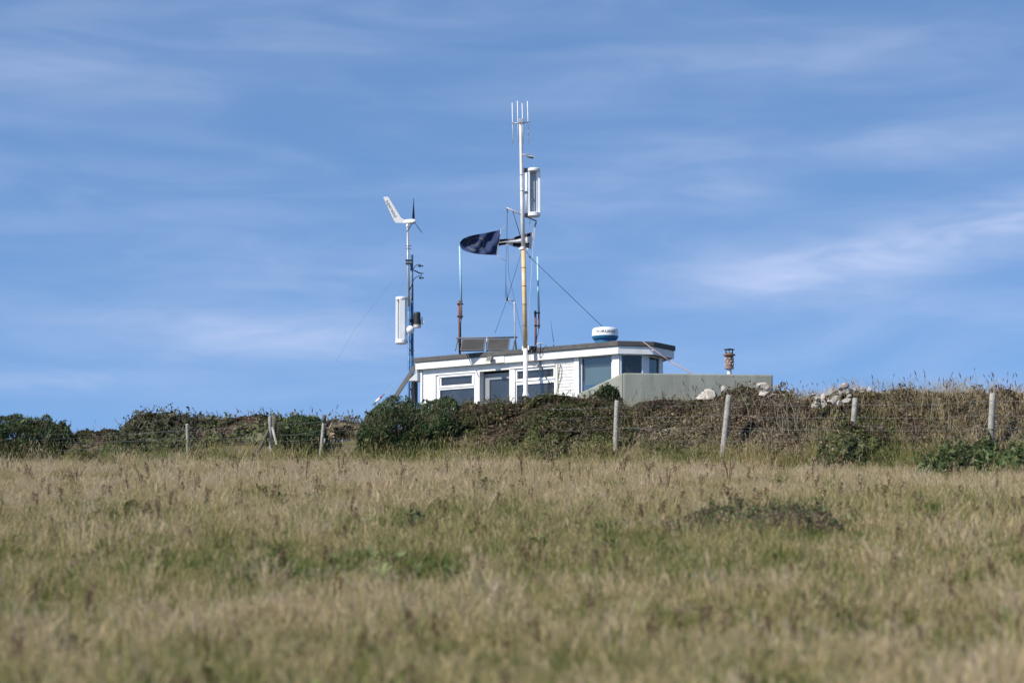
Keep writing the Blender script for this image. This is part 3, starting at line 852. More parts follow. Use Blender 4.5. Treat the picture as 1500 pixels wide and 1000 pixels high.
def cross(t, mth, u, v, base):
    a = mth('LESS_THAN', mth('ABSOLUTE', mth('SUBTRACT', v, 0.44)), 0.20)
    b_ = mth('LESS_THAN', mth('ABSOLUTE', mth('SUBTRACT', u, 0.56)), 0.09)
    h = mth('LESS_THAN', u, 0.05)
    return over(t, base, (0.75, 0.75, 0.77), mth('MAXIMUM', mth('MAXIMUM', a, b_), h))
fm1 = flag_material('navy_flag_cloth', (0.030, 0.050, 0.125), navy)
fm2 = flag_material('black_cross_cloth', (0.022, 0.021, 0.036), cross)
# navy flag: shaped by its photographed outline; the ragged fly end curls back
nu, nv = 40, 24
V = []; UV = []
top = [(0, 336.5), (.3, 340.3), (.6, 343.5), (.82, 346.5), (.93, 350), (1, 355)]
bot = [(0, 373.5), (.3, 373), (.6, 371.5), (.82, 368.5), (.93, 365.5), (1, 361)]
for j in range(nv + 1):
    v = j / nv
    for i in range(nu + 1):
        u = i / nu
        xr = 733.8 + (727.3 - 733.8) * v
        xl = 673.8
        px = xr + (xl - xr) * min(1, u * 1.0)
        if u > 0.95: px += random.uniform(-.5, .5)
        yt = np.interp(u, [q[0] for q in top], [q[1] for q in top]); yb = np.interp(u, [q[0] for q in bot], [q[1] for q in bot])
        py = yt + (yb - yt) * v
        dy = 0.10 * math.sin(u * 5.5 + v * 2.4) * u + 0.035 * math.sin(15 * u - 6 * v) + 0.02 * math.sin(27 * u + 9 * v) + 0.35 * max(0, u - 0.72) ** 1.2 + 0.16 * math.cos((v - .45) * 3.1) * u
        V.append(at(px, py, MY - 0.15 + dy)); UV.append((u, v))
Fq = [(j * (nu + 1) + i, j * (nu + 1) + i + 1, (j + 1) * (nu + 1) + i + 1, (j + 1) * (nu + 1) + i) for j in range(nv) for i in range(nu)]
nf = flag_object('signal_flag', V, Fq, UV, fm1, 'dark navy flag with a faint gold ring emblem flying from the mast')
ff = MB(); ff.tube([at(733.6, 336.5, MY - .15), at(738, 333.5, MY - .12), at(742.2, 330.3, MY - .1)], 0.35 * k, 4); ff.tube([at(727.8, 373, MY - .15), at(733, 377.5, MY - .12), at(740.6, 382, MY - .1)], 0.3 * k, 4)
ff.tube([at(733.8, 336.3, MY - .153), at(727.2, 373.6, MY - .153)], 0.5 * k, 4)
ff.build('flag_line', M['rope'], nf)
# black flag with the white cross, twisted into a narrow roll at its middle
V = []; UV = []
top = [(0, 339.7), (.2, 343), (.4, 346), (.55, 349), (.7, 350), (1, 351.5)]
bot = [(0, 364.2), (.2, 363.2), (.4, 361.5), (.55, 359), (.7, 358.6), (1, 362)]
for j in range(nv + 1):
    v = j / nv
    for i in range(nu + 1):
        u = i / nu
        px = 780.5 + (777 - 780.5) * v + (-(780 - 724)) * u
        yt = np.interp(u, [q[0] for q in top], [q[1] for q in top]); yb = np.interp(u, [q[0] for q in bot], [q[1] for q in bot])
        dy = 0.10 + 0.07 * math.sin(u * 7 + v * 1.5) * (0.3 + u) + 0.05 * math.sin(v * 6.28 * 1.5) * min(1, u * 2) + 0.1 * math.cos((v - .5) * 3) * u
        V.append(at(px, yt + (yb - yt) * v, MY + dy)); UV.append((u, v))
cf = flag_object('cross_flag', V, Fq, UV, fm2, 'twisted black flag with a white cross flying behind the mast')
ff = MB(); ff.tube([at(781, 340, MY + .1), at(784.6, 328.5, MY + .11)], 0.4 * k, 4); ff.tube([at(780.8, 339.2, MY + .095), at(777, 364.6, MY + .095)], 0.75 * k, 4)
ff.build('flag_line', M['rope'], cf)

# ------------------------------------------------------------------ turbine and instrument mast at the left end
TY = 68.3; k = PM(TY)
tp = lambda px, py, dy=0.0: at(px, py, TY + dy)
tb = tp(603, 600); tz = gz(tb.x, TY)
tur = thing('wind_turbine', (tp(599, 600).x, TY, tz), 'small white wind turbine with a lettered tail on a thin pole left of the hut', 'wind turbine')
MB().tube([Vector((tp(599.6, 600).x, TY, tz)), tp(598.9, 449)], 1.9 * k, 10).build('lower_pole', M['bluep'], tur)
MB().tube([tp(598.9, 450), tp(597, 330.5)], [1.85 * k, 1.6 * k], 10).build('pole', M['alu'], tur)
MB().lathe(tp(597, 332), [(0.001, 0), (2.2 * k, 0), (2.4 * k, 1.5 * k), (1.8 * k, 3.5 * k), (1.8 * k, 5 * k)], 14).build('yaw_bearing', M['gel'], tur)
ax = Vector((math.cos(R(20)), -math.sin(R(20)), 0))
hv = Vector((math.sin(R(20)), math.cos(R(20)), 0))
nc = tp(599, 325)
m_ = MB(); m_.lathe(nc - ax * 7.5 * k, [(0.001, 0), (2.2 * k, 0), (3.0 * k, .8 * k), (3.9 * k, 4 * k), (4.1 * k, 11 * k), (3.6 * k, 13 * k), (0.001, 13.2 * k)], 18, ax)
m_.build('nacelle', M['gel'], tur)
hc = nc + ax * 7.6 * k
m_ = MB(); m_.lathe(nc + ax * 5.6 * k, [(3.6 * k, 0), (3.9 * k, 2 * k), (3.0 * k, 4 * k), (1.3 * k, 5.6 * k), (0.001, 6 * k)], 16, ax)
hub = m_.build('hub', M['gel'], tur)
for deg in (90, -20, 215):
    a = R(deg)
    d = hv * math.cos(a) + Vector((0, 0, math.sin(a)))
    e = d.cross(ax)
    m_ = MB(); L_ = 36 * k
    prof = [(0.06, 1.0, .9), (0.14, 2.4, .7), (0.25, 2.6, .5), (0.5, 1.9, .35), (0.8, 1.2, .25), (1.0, .6, .18)]
    vs_ = []
    for s_, w, th_ in prof:
        tw = R(38 * (1 - s_))
        ch = (e * math.cos(tw) + ax * math.sin(tw)); nn_ = (ax * math.cos(tw) - e * math.sin(tw))
        c = hc + d * L_ * s_
        vs_ += [c + ch * w * k * .7, c + nn_ * th_ * k * .6, c - ch * w * k * 1.1, c - nn_ * th_ * k * .6]
    n_ = len(prof)
    m_.add(vs_, [(i * 4 + q, i * 4 + (q + 1) % 4, (i + 1) * 4 + (q + 1) % 4, (i + 1) * 4 + q) for i in range(n_ - 1) for q in range(4)] + [(3, 2, 1, 0), (n_ * 4 - 4, n_ * 4 - 3, n_ * 4 - 2, n_ * 4 - 1)])
    m_.build('blade', M['blade'], tur)
# tail fin in the vertical plane of the axis
def finp(px, py):
    p = on_plane(px, py, nc, hv); return p
fin = [finp(*q) for q in ((592.5, 326.8), (580.3, 326.5), (577.3, 323.3), (561.6, 289.2), (563, 288.3), (567.8, 288.2), (569.3, 289.2), (588, 319.5), (592.5, 321.8))]
m_ = MB(); m_.slab([p - hv * 0.01 for p in fin], hv * 0.02)
tf = m_.build('tail_fin', mat('pale_grey_fin', (0.50, 0.51, 0.52), 0.4, 0.05, 4), tur)
def text_verts(s, bold=0.0, spacing=1.0):
    cu = bpy.data.curves.new('lettering', 'FONT'); cu.body = s; cu.size = 1.0; cu.align_x = 'CENTER'; cu.align_y = 'CENTER'
    cu.offset = bold; cu.space_character = spacing; cu.resolution_u = 3
    o = bpy.data.objects.new('lettering_source', cu); COL.objects.link(o)
    bpy.context.view_layer.update()
    dg = bpy.context.evaluated_depsgraph_get()
    me = bpy.data.meshes.new_from_object(o.evaluated_get(dg))
    vv = [v.co.copy() for v in me.vertices]; ff_ = [tuple(p.vertices) for p in me.polygons]
    bpy.data.objects.remove(o); bpy.data.curves.remove(cu); bpy.data.meshes.remove(me)
    return vv, ff_
vv, ff_ = text_verts('superwind', 0.0)
w_ = max(v.x for v in vv) - min(v.x for v in vv)
ta, tb_ = finp(567.2, 293.6), finp(579.8, 318.2)
tdir = (tb_ - ta); tl = tdir.length; tdir.normalize(); tup = Vector((0, 0, 1)); 
tup = hv.cross(tdir); tup = tup if tup.z > 0 else -tup
sc_ = tl / w_
m_ = MB(); m_.add([(ta + tb_) / 2 + tdir * v.x * sc_ + tup * v.y * sc_ * 1.15 - hv * 0.0125 for v in vv], ff_)
m_.build('tail_lettering', M['ink'], tf)
for px, py in ((600.5, 360.3), (600.5, 364.3)):
    MB().tube([tp(594.5, py, -.05), tp(602.5, py, -.05)], .5 * k, 6).build('mast_bolt', M['black'], tur)
for py in (381.5, 386):
    m_ = MB(); m_.box(tp(599.5, py), (11 * k, 5 * k, 2.2 * k)); m_.build('mast_clamp', M['black'], tur)
gy = MB().tube([tp(593.5, 388), tp(570, 418, .4), tp(520, 482, 1.6), tp(492, 530, 2.3)], .10 * k, 4); gy.build('guy_wire', M['wire'], tur)
gy = MB().tube([tp(595, 400), tp(578, 450, -.6), tp(542, 560, -2.4)], .07 * k, 4); gy.build('guy_wire', M['wire'], tur)

ins = thing('instrument_mast', (tp(604.5, 600).x, TY + .12, tz), 'blue instrument mast with anemometers, white cage antenna and black lamp left of the hut', 'mast')
ip = lambda px, py, dy=0.0: at(px, py, TY + .13 + dy)
MB().tube([Vector((ip(605, 600).x, TY + .13, tz)), ip(603.4, 420), ip(602.2, 373)], [2.3 * k, 2.25 * k, 2.2 * k], 12).build('pole', M['bluep'], ins)
MB().tube([ip(603.6, 440, -.03), ip(604.4, 373)], 1.1 * k, 8).build('conduit', M['alud'], ins)
def anemometer(px, py, armpts, name):
    a_ = MB().tube([ip(*q) for q in armpts], .5 * k, 6).build('sensor_arm', M['black'], ins)
    MB().tube([ip(px, py + 2.4), ip(px, py - 2.2)], .7 * k, 8).build('sensor_body', M['black'], a_)
    for q in range(3):
        an = R(12 + 120 * q)
        c = ip(px, py) + Vector((math.cos(an) * 3.0 * k, math.sin(an) * 3.0 * k, 0))
        m_ = MB(); m_.tube([ip(px, py), c], .3 * k, 5)
        td = Vector((-math.sin(an), math.cos(an), 0))
        m_.lathe(c, [(1.35 * k, 0), (1.2 * k, .7 * k), (.7 * k, 1.2 * k), (0.001, 1.4 * k)], 10, td)
        m_.build('sensor_cup', M['black'], a_)
anemometer(615.6, 389.5, [(605, 395), (607.5, 390.5), (611, 387.8), (615.6, 387.2)], 'a')
anemometer(616.8, 407, [(605, 412), (607, 408), (611, 405), (616, 403.6)], 'b')
v_ = MB().tube([ip(605, 395.8), ip(609, 397), ip(614, 400), ip(621, 400.5)], [.6 * k, 1.0 * k, 1.1 * k, .4 * k], 6).build('wind_vane', M['black'], ins)
MB().tube([ip(617, 400.3), ip(617, 406)], .5 * k, 5).build('vane_spindle', M['black'], v_)
MB().tube([ip(601, 420, -.16), ip(600, 425, -.15), ip(604.2, 416, -.06)], .6 * k, 5).build('cable', M['black'], ins)
cage(579.2, 596.6, 434, 504, TY + .05, ins, [(R(195), 3.6, 'gel'), (R(280), 8.5, 'gel'), (R(-15), 2.6, 'gel'), (R(95), 11, 'gelg')], -1)
for py in (437, 500):
    m_ = MB(); m_.box(ip(597.5, py), (9 * k, 3.5 * k, 3.5 * k)); m_.build('standoff_clamp', M['alu'], ins)
MB().tube([ip(594.5, 465, -.1), ip(592, 473, -.1), ip(593, 483, -.1), ip(597, 491, -.1)], .4 * k, 5).build('cable', M['alud'], ins)
lampb = ip(611, 480, -.05)
MB().lathe(lampb, [(0.001, 0), (5.6 * k, 0.2 * k), (5.8 * k, 4.6 * k), (4, 4.7 * k)] and [(0.001, 0), (5.5 * k, 0.2 * k), (5.7 * k, 4.6 * k), (0.001, 4.7 * k)], 20).build('lamp_base', mat('pink_grey_plastic', (0.52, 0.45, 0.43), 0.5, 0.06, 5), ins)
MB().lathe(lampb, [(0.001, 4.75 * k), (5.9 * k, 4.8 * k), (5.7 * k, 12 * k), (5.2 * k, 12.5 * k), (5.0 * k, 20 * k), (4.4 * k, 23.2 * k), (0.001, 23.6 * k)], 20).build('lamp_housing', M['black'], ins)
m_ = MB(); m_.box(ip(604.5, 470, -.02), (9 * k, 3 * k, 5 * k)); m_.build('lamp_bracket', M['black'], ins)
m_ = MB(); m_.slab([ip(616.9, 464.2, -.05), ip(619.2, 464, -.05), ip(621.4, 474, -.05), ip(617.2, 475, -.05)], Vector((0, .08, 0))); m_.build('sensor_flap', M['gel'], ins)
m_ = MB(); sb = ip(601.3, 482.7, -.28)
prof = [(6 * k * math.sin(math.pi * q / 12) + .0005, -6 * k * math.cos(math.pi * q / 12)) for q in range(13)]
m_.lathe(sb, prof, 20); m_.build('globe_antenna', M['gel'], ins)
for py in (513, 546, 570):
    m_ = MB(); m_.box(ip(602, py, -.07), (9.5 * k, 4 * k, 2 * k)); m_.build('pole_strap', M['alud'], ins)

# leaning prop at the left end of the hut
p0_, p1_ = at(571, 593, 67.4), at(610, 534, 67.9)
prop = MB(); dv = (p1_ - p0_).normalized()
ext = p0_ - dv * 1.0
rm = Vector((0, 0, 1)).rotation_difference(dv).to_matrix()
prop.box((ext + p1_) / 2, (0.10, 0.06, (p1_ - ext).length), rm)
solo('timber_prop', prop, mat('grey_prop', (0.12, 0.12, 0.115), 0.7, 0.2, 9), (ext.x, ext.y, ext.z), 'grey timber prop leaning against the left end of the hut roof', 'prop', bevel=0.006)
tbk = thing('rigging_screw', tuple(at(546, 593, 66.5)), 'small white and red tensioner on a guy line left of the dark gorse bush', 'tensioner')
MB().tube([at(545, 593.5, 66.5), at(563.5, 576.5, 66.5)], .010, 5).build('tension_rod', M['alud'], tbk)
MB().tube([at(550.5, 588.5, 66.5), at(556.5, 583, 66.5)], .028, 8).build('screw_body', M['gel'], tbk)
MB().tube([at(556.3, 583.2, 66.5), at(559, 580.7, 66.5)], .024, 8).build('screw_end', M['red'], tbk)
MB().tube([at(563.5, 576.5, 66.5), at(590, 553, 67)], .005, 4).build('line', M['rope'], tbk)

# ------------------------------------------------------------------ whip aerials on rusty stub poles
def whip(Y, xs_, ys_, label, lean):
    kk = PM(Y); P = lambda px, py, dy=0: at(px, py, Y + dy)
    pb = P(xs_[0], ys_['base'])
    t = thing('whip_aerial', tuple(Vector((pb.x, pb.y, ZR))), label, 'aerial', 'pale blue whip aerials on the hut roof')
    MB().tube([Vector((pb.x, pb.y, ZR)), P(xs_[1], ys_['poletop'])], 1.75 * kk, 8).build('stub_pole', M['rust'], t)
    w0, w1 = P(xs_[2], ys_['wbot']), P(xs_[3], ys_['wtop'])
    MB().tube([w0, P(xs_[2], ys_['mid'])], 1.3 * kk, 8).build('aerial_ferrule', M['rust'], t)
    MB().tube([P(xs_[2], ys_['mid'] + .3), w1], [1.6 * kk, 1.3 * kk], 8).build('whip', M['whip'], t)
    for py in ys_['clamps']:
        m_ = MB(); cx = (xs_[1] + xs_[2]) / 2
        m_.tube([P(cx - 4.4, py), P(cx + 4.4, py)], 1.1 * kk, 6); m_.tube([P(cx - 3, py, -.02), P(cx - 3, py - 1.2, -.02)], 1.6 * kk, 6); m_.tube([P(cx + 3, py, -.02), P(cx + 3, py - 1.2, -.02)], 1.6 * kk, 6)
        m_.build('clamp', M['black'], t)
    m_ = MB(); m_.tube([w0, P(xs_[2] - .8, ys_['wbot'] + 6), P(xs_[0] + 1.4, ys_['wbot'] + 14), P(xs_[0] + 1.6, ys_['base'] - 6)], .5 * kk, 5); m_.build('cable', M['black'], t)
    return t
whip(67.2, (673.6, 672.2, 675.8, 673.5), dict(base=516, poletop=440, wbot=467, mid=444, wtop=360, clamps=(445.5, 463.5)), 'pale blue whip aerial on a rusty pole rising beside the solar panels', 0)
whip(66.0, (784.8, 784.2, 789.3, 787.4), dict(base=503, poletop=455, wbot=481, mid=459, wtop=376, clamps=(458.5, 477)), 'pale blue whip aerial on a rusty pole just right of the tall mast', 0)
# gooseneck bracket aerial
GY = 66.4; k = PM(GY); P = lambda px, py, dy=0: at(px, py, GY + dy)
gb = P(754.5, 507)
gn = thing('bracket_aerial', (gb.x, gb.y, ZR), 'thin white bracket pole carrying a short dark aerial between solar panels and mast', 'aerial')
MB().tube([Vector((gb.x, gb.y, ZR)), P(753.5, 445), P(753.2, 441)], .85 * k, 8).build('pole', M['mastw'], gn)
MB().tube([P(753.4, 441.5), P(748, 439.5), P(743, 438)], .9 * k, 8).build('arm', M['alu'], gn)
MB().tube([P(743, 440), P(742.9, 436)], 1.5 * k, 8).build('aerial_mount', M['black'], gn)
MB().tube([P(742.9, 436), P(741.7, 417)], [.6 * k, .25 * k], 6).build('aerial', M['black'], gn)
MB().tube([P(743.5, 440), P(747, 445), P(751.5, 446.5), P(753.4, 455), P(754.6, 490)], .3 * k, 5).build('cable', M['alud'], gn)
# small whip with a cone base near the roof edge
SY = 65.3; k = PM(SY); P = lambda px, py, dy=0: at(px, py, SY + dy)
sb = P(811, 504)
sw = thing('short_aerial', (sb.x, sb.y, ZR), 'short thin black aerial with a cone base near the roof edge', 'aerial')
MB().lathe(Vector((sb.x, sb.y, ZR)), [(.03, 0), (1.8 * k, 0), (1.4 * k, 1.4 * k), (.6 * k, 3.4 * k), (.3 * k, 5 * k)], 12).build('cone_base', M['black'], sw)
MB().tube([P(811, 501), P(806.4, 468)], [.45 * k, .2 * k], 5).build('whip', M['black'], sw)
# roof clutter
m_ = MB(); c = at(737.5, 512, 67.0); m_.lathe(Vector((c.x, c.y, ZR)), [(.10, 0), (.11, .06), (.10, .15), (.06, .21), (.001, .225)], 18)
solo('roof_vent', m_, M['black'], (c.x, c.y, ZR), 'black domed roof vent in front of the solar panels', 'vent')
m_ = MB()
c = at(792, 503, 65.2)
m_.tube([Vector((c.x - .12, c.y, ZR + .008)), Vector((c.x - .08, c.y, ZR + .07)), Vector((c.x + .05, c.y - .02, ZR + .09)), Vector((c.x + .1, c.y - .03, ZR + .03)), Vector((c.x + .13, c.y - .03, ZR + .008))], .010, 6)
solo('cable_loop', m_, M['alu'], (c.x, c.y, ZR), 'small grey cable loop on the roof edge beside the right whip aerial', 'cable')
for q, (px, h, lb) in enumerate(((799, .035, 'flat grey slab on the roof just right of the cable loop'), (822, .05, 'flat grey slab on the roof just right of the short aerial'))):
    m_ = MB(); c = at(px, 503, 65.9); m_.box(Vector((c.x, c.y, ZR + h / 2 + .001)), (.24, .16, h), Matrix.Rotation(.3 * q, 3, 'Z'))
    solo('roof_slab', m_, M['soffit'], (c.x, c.y, ZR), lb, 'slab', 'slabs on the roof', bevel=.006)

# ------------------------------------------------------------------ solar panels
SY = 66.6; k = PM(SY)
rot = R(-8)
rd = Vector((math.cos(rot), math.sin(rot), 0)); rf = Vector((math.sin(rot), -math.cos(rot), 0))       # rail direction; towards the camera
rc = at(713, 494.5, SY)
sol = thing('solar_panel_rack', (rc.x, rc.y, ZR), 'pair of grey solar panels propped on a metal rack on the hut roof', 'solar panels')
HW = 45.5 * k
MB().tube([rc - rd * HW, rc + rd * HW], 1.2 * k, 8).build('top_rail', M['alud'], sol)
drop = rc.z - (ZR + 0.03)
fwd = 0.30
down = rf * fwd + Vector((0, 0, -drop)); dn = down.normalized()
npan = rd.cross(dn).normalized()
npan = npan if npan.y < 0 else -npan
for a, b in ((-36.5, -1.4), (2.2, 35)):
    p = rc + rd * a * k + dn * .04; q = rc + rd * b * k + dn * .04; Ld = down.length - .05
    m_ = MB(); m_.slab([p, q, q + dn * Ld, p + dn * Ld], -npan * .025); pn = m_.build('solar_panel', M['panel'], sol)
    m_ = MB(); e_ = .022
    for (s0, s1, l0, l1) in ((0, 1, 0, e_), (0, 1, Ld - e_, Ld)):
        m_.slab([p + npan * .004 + dn * l0, q + npan * .004 + dn * l0, q + npan * .004 + dn * l1, p + npan * .004 + dn * l1], -npan * .034)
    for pp in (p, q - rd * e_):
        m_.slab([pp + npan * .003 + dn * e_, pp + rd * e_ + npan * .003 + dn * e_, pp + rd * e_ + npan * .003 + dn * (Ld - e_), pp + npan * .003 + dn * (Ld - e_)], -npan * .032)
    m_.build('panel_frame', M['alud'], pn)
MB().tube([rc + rd * .3 * k + Vector((0, 0, .03)), rc + rd * .3 * k + Vector((0, -.05, -drop))], 1.0 * k, 8).build('centre_post', M['alu'], sol)
for s_ in (-1, 1):
    a = rc + rd * (HW - 3 * k) * s_
    MB().tube([a, a + rf * .42 + Vector((0, 0, -drop))], .9 * k, 8).build('strut', M['alud'], sol)
    MB().tube([a, a - rf * .25 + Vector((0, 0, -drop))], .8 * k, 8).build('back_leg', M['alud'], sol)

# ------------------------------------------------------------------ radar dome
RY = 64.75; k = PM(RY)
rb = at(886.5, 500, RY)
rb = Vector((rb.x, rb.y, ZR))
zb_ = lambda py: (at(886.5, py, RY).z - ZR)
rad = thing('radar_dome', tuple(rb), 'round white radar dome with a blue base and dark lettering on the hut roof', 'radar')
MB().lathe(rb, [(.001, 0.001), (15.5 * k, 0.001), (15.5 * k, zb_(498.6)), (16.5 * k, zb_(498.3)), (18.5 * k, zb_(496.2)), (19.6 * k, zb_(493.2)), (19.6 * k, zb_(492.6))], 40).build('dome_base', M['domeb'], rad)
MB().lathe(rb, [(.001, .0), (13.5 * k, .0), (13.5 * k, zb_(497))], 24).build('mounting_ring', M['rust'], rad)
dome_r = 19.4 * k
MB().lathe(rb, [(19.5 * k, zb_(492.6)), (19.6 * k, zb_(491.5)), (19.1 * k, zb_(484)), (18.3 * k, zb_(481.9)), (16.5 * k, zb_(480.7)), (12 * k, zb_(479.9)), (.001, zb_(479.4))], 48).build('dome_cover', M['gel'], rad)
vv, ff_ = text_verts('FURUNO', 0.012, 1.08)
w_ = max(v.x for v in vv) - min(v.x for v in vv); h_ = max(v.y for v in vv) - min(v.y for v in vv)
cy_ = (max(v.y for v in vv) + min(v.y for v in vv)) / 2
half = R(44); a_mid = R(-90 + 2)
m_ = MB()
m_.add([rb + Vector(((dome_r + .004) * math.cos(a_mid + v.x / w_ * 2 * half), (dome_r + .004) * math.sin(a_mid + v.x / w_ * 2 * half), zb_(487.2) + (v.y - cy_) / h_ * 3.6 * k)) for v in vv], ff_)
m_.build('dome_lettering', M['ink'], rad)

# ropes
rp = MB(); rp.tube([at(942, 500.5, 64.1), at(965, 517, 63.8), at(982, 529.5, 63.6)], .012, 5); rp.tube([at(982, 529.5, 63.6), at(1011, 545.5, 63.4), at(1016, 549, 63.35)], .014, 5)
solo('tie_rope', rp, M['ropep'], tuple(at(1016, 549, 63.35)), 'pale and red tie rope slanting from the roof edge to the grey-green wall', 'rope')

# ------------------------------------------------------------------ fences
def fence_run(name, posts, wires, label, thick, netting=None):
    root = thing(name, (posts[0]['p'].x, posts[0]['p'].y, posts[0]['p'].z), label, 'fence')
    for q in posts:
        top, r_ = q['t'], q['r']
        b = q['p'] - Vector((0, 0, .25))
        n_ = 12; m_ = MB()
        pts = [b.lerp(top, s_) for s_ in (0, .3, .6, .85, .985, 1)]
        rr = [r_ * f for f in (1.04, 1.03, 1.0, .99, .97, .86)]
        m_.tube(pts, rr, n_)
        for v in m_.v:
            v += Vector((mnoise.noise(v * 9), mnoise.noise(v * 9 + Vector((5, 0, 0))), 0)) * r_ * .14
        m_.build('post', M[q.get('m', 'post')], root)
        for extra in q.get('x', []):
            m2 = MB(); m2.tube([Vector(extra[0]), Vector(extra[1])], [extra[2], extra[2] * .93], 9)
            m2.build('brace', M[extra[3]], root)
    for w in wires:
        m_ = MB(); pts = []
        for i in range(len(w) - 1):
            for s_ in range(6):
                f = s_ / 6
                p = w[i].lerp(w[i + 1], f); p.z -= .035 * math.sin(math.pi * f) ; pts.append(p)
        pts.append(w[-1])
        m_.tube(pts, thick, 5); m_.build('wire', M['wire'], root)
    if netting:
        (na, nb, h0, h1, dx) = netting
        m_ = MB()
        for i in range(len(na) - 1):
            A, B = na[i], na[i + 1]; L_ = (B - A).length; n_ = int(L_ / dx)
            for s_ in range(n_):
                p = A.lerp(B, s_ / n_); m_.tube([p + Vector((0, 0, h0)), p + Vector((random.uniform(-.01, .01), 0, h1))], .0012, 3, False)
            for r_ in range(4):
                z = h0 + (h1 - h0) * r_ / 3
                m_.tube([A + Vector((0, 0, z)), A.lerp(B, .5) + Vector((0, 0, z - .03)), B + Vector((0, 0, z))], .0014, 3, False)
        tag(m_.build('netting', M['wire'], root), kind='stuff')
    return root
def post(pxt, pyt, pxb, pyb, Y, r_px, **kw):
    b = at(pxb, pyb, Y); t = at(pxt, pyt, Y)
    d = (t - b)
    g_ = gz(b.x, Y)
    if b.z > g_:
        b = b - d * ((b.z - g_) / max(.05, d.z))
    return dict(p=b, t=t, r=r_px * PM(Y), **kw)
PR = [(903.8, 586.5, 902, 631, 56.0, 3.7), (1068, 578.5, 1060, 643, 54.0, 4.6), (1253.2, 583, 1250, 618, 52.0, 4.5), (1454.5, 576, 1451, 632, 50.0, 5.0), (1668, 572, 1664, 640, 48.0, 5.0)]
posts = [post(*q) for q in PR]
lft = (800, 598, 798, 640, 57.2)
def wl(pys, off=-.07, left=True):
    out = [at(798, pys[0], 57.3)] if left else []
    for q, py in zip(PR, pys[1:]):
        f = (py - q[1]) / (q[3] - q[1])
        out.append(at(q[0] + (q[2] - q[0]) * f, py, q[4] + off))
    return out
wires_r = [wl([598, 594.5, 590, 592.5, 586.5, 583]), wl([612, 609, 607, 611, 607.5, 606]), wl([630, 626, 624, 629, 627, 628])]
net = [Vector((p['p'].x, p['p'].y - .06, p['p'].z)) for p in posts]
fence_run('wire_fence', posts, wires_r, 'weathered round-post wire fence along the foot of the bank right of the mast', .0019, (net, None, .05, .62, .22))
PL = [(-120, 622, -122, 660, 58.0, 2.4), (274.2, 620.5, 275.5, 657, 58.0, 2.4), (395.5, 610, 397.5, 657, 57.8, 2.7), (475, 610, 469.5, 656, 57.7, 2.6), (552, 614, 552, 655, 58.4, 2.4)]
posts = [post(*q) for q in PL]
e = PM(57.8)
posts[2]['x'] = [(at(393, 630, 57.8), at(378.5, 662, 57.4), .03, 'moss'), (at(399, 626, 57.8), at(405.5, 652, 57.3), .028, 'post'), (at(402, 609, 57.95), at(402, 640, 57.95), .05, 'moss')]
posts[3]['x'] = [(at(474.9, 607.5, 57.68), at(474.4, 618.5, 57.68), .045, 'moss'), (at(475.5, 642, 57.95), at(475.5, 650, 57.95), .025, 'post'), (at(482, 628, 57.9), at(487, 619, 58.2), .018, 'twigp')]
def wll(pys):
    return [at(q[0] + (q[2] - q[0]) * .3, py, q[4] - .05) for q, py in zip(PL, pys)]
wires_l = [wll([652, 629.5, 619, 616.5, 616]), wll([658, 641, 638, 629, 634]), wll([664, 650, 645, 641, 642])]
net = [Vector((p['p'].x, p['p'].y - .04, p['p'].z)) for p in posts]
fence_run('wire_fence', posts, wires_l, 'thin-post wire fence with a braced straining post left of the dark gorse bush', .002, (net, None, .05, .55, .22))

# ------------------------------------------------------------------ rocks
def rock(px, py, w, h, Y, seed, label, group=None):
    kk = PM(Y)
    r = random.Random(seed)
    import bmesh
    bm = bmesh.new(); bmesh.ops.create_icosphere(bm, subdivisions=2, radius=1.0)
    off = Vector((r.uniform(-50, 50), r.uniform(-50, 50), r.uniform(-50, 50)))
    planes = [(Vector((r.gauss(0, 1), r.gauss(0, 1), r.gauss(0, 1))).normalized(), r.uniform(.28, .66)) for _ in range(9)]
    for v in bm.verts:
        p = v.co.copy()
        for n_, d in planes:
            e_ = p.dot(n_) - d
            if e_ > 0: p -= n_ * e_ * .97
        p *= 1 + .16 * mnoise.noise(p * 1.7 + off)
        v.co = p
    me = bpy.data.meshes.new('rock'); bm.to_mesh(me); bm.free()
    me.materials.append(M['rock'])
    o = bpy.data.objects.new('rock', me); COL.objects.link(o)
    c = at(px, py, Y)
    o.location = c
    q_ = r.uniform(.85, 1.2)
    o.scale = (w * kk * .92 * q_, (w + h) * kk * .46, h * kk * .98 / q_)
    o.rotation_euler = (r.uniform(-.4, .4), r.uniform(-.45, .45), r.uniform(-3, 3))
    return tag(o, label, 'rock', group)
HG = 'pale rocks in the heap on the bank'
HL = 'pale limestone rock in the heap on the bank behind the fence'
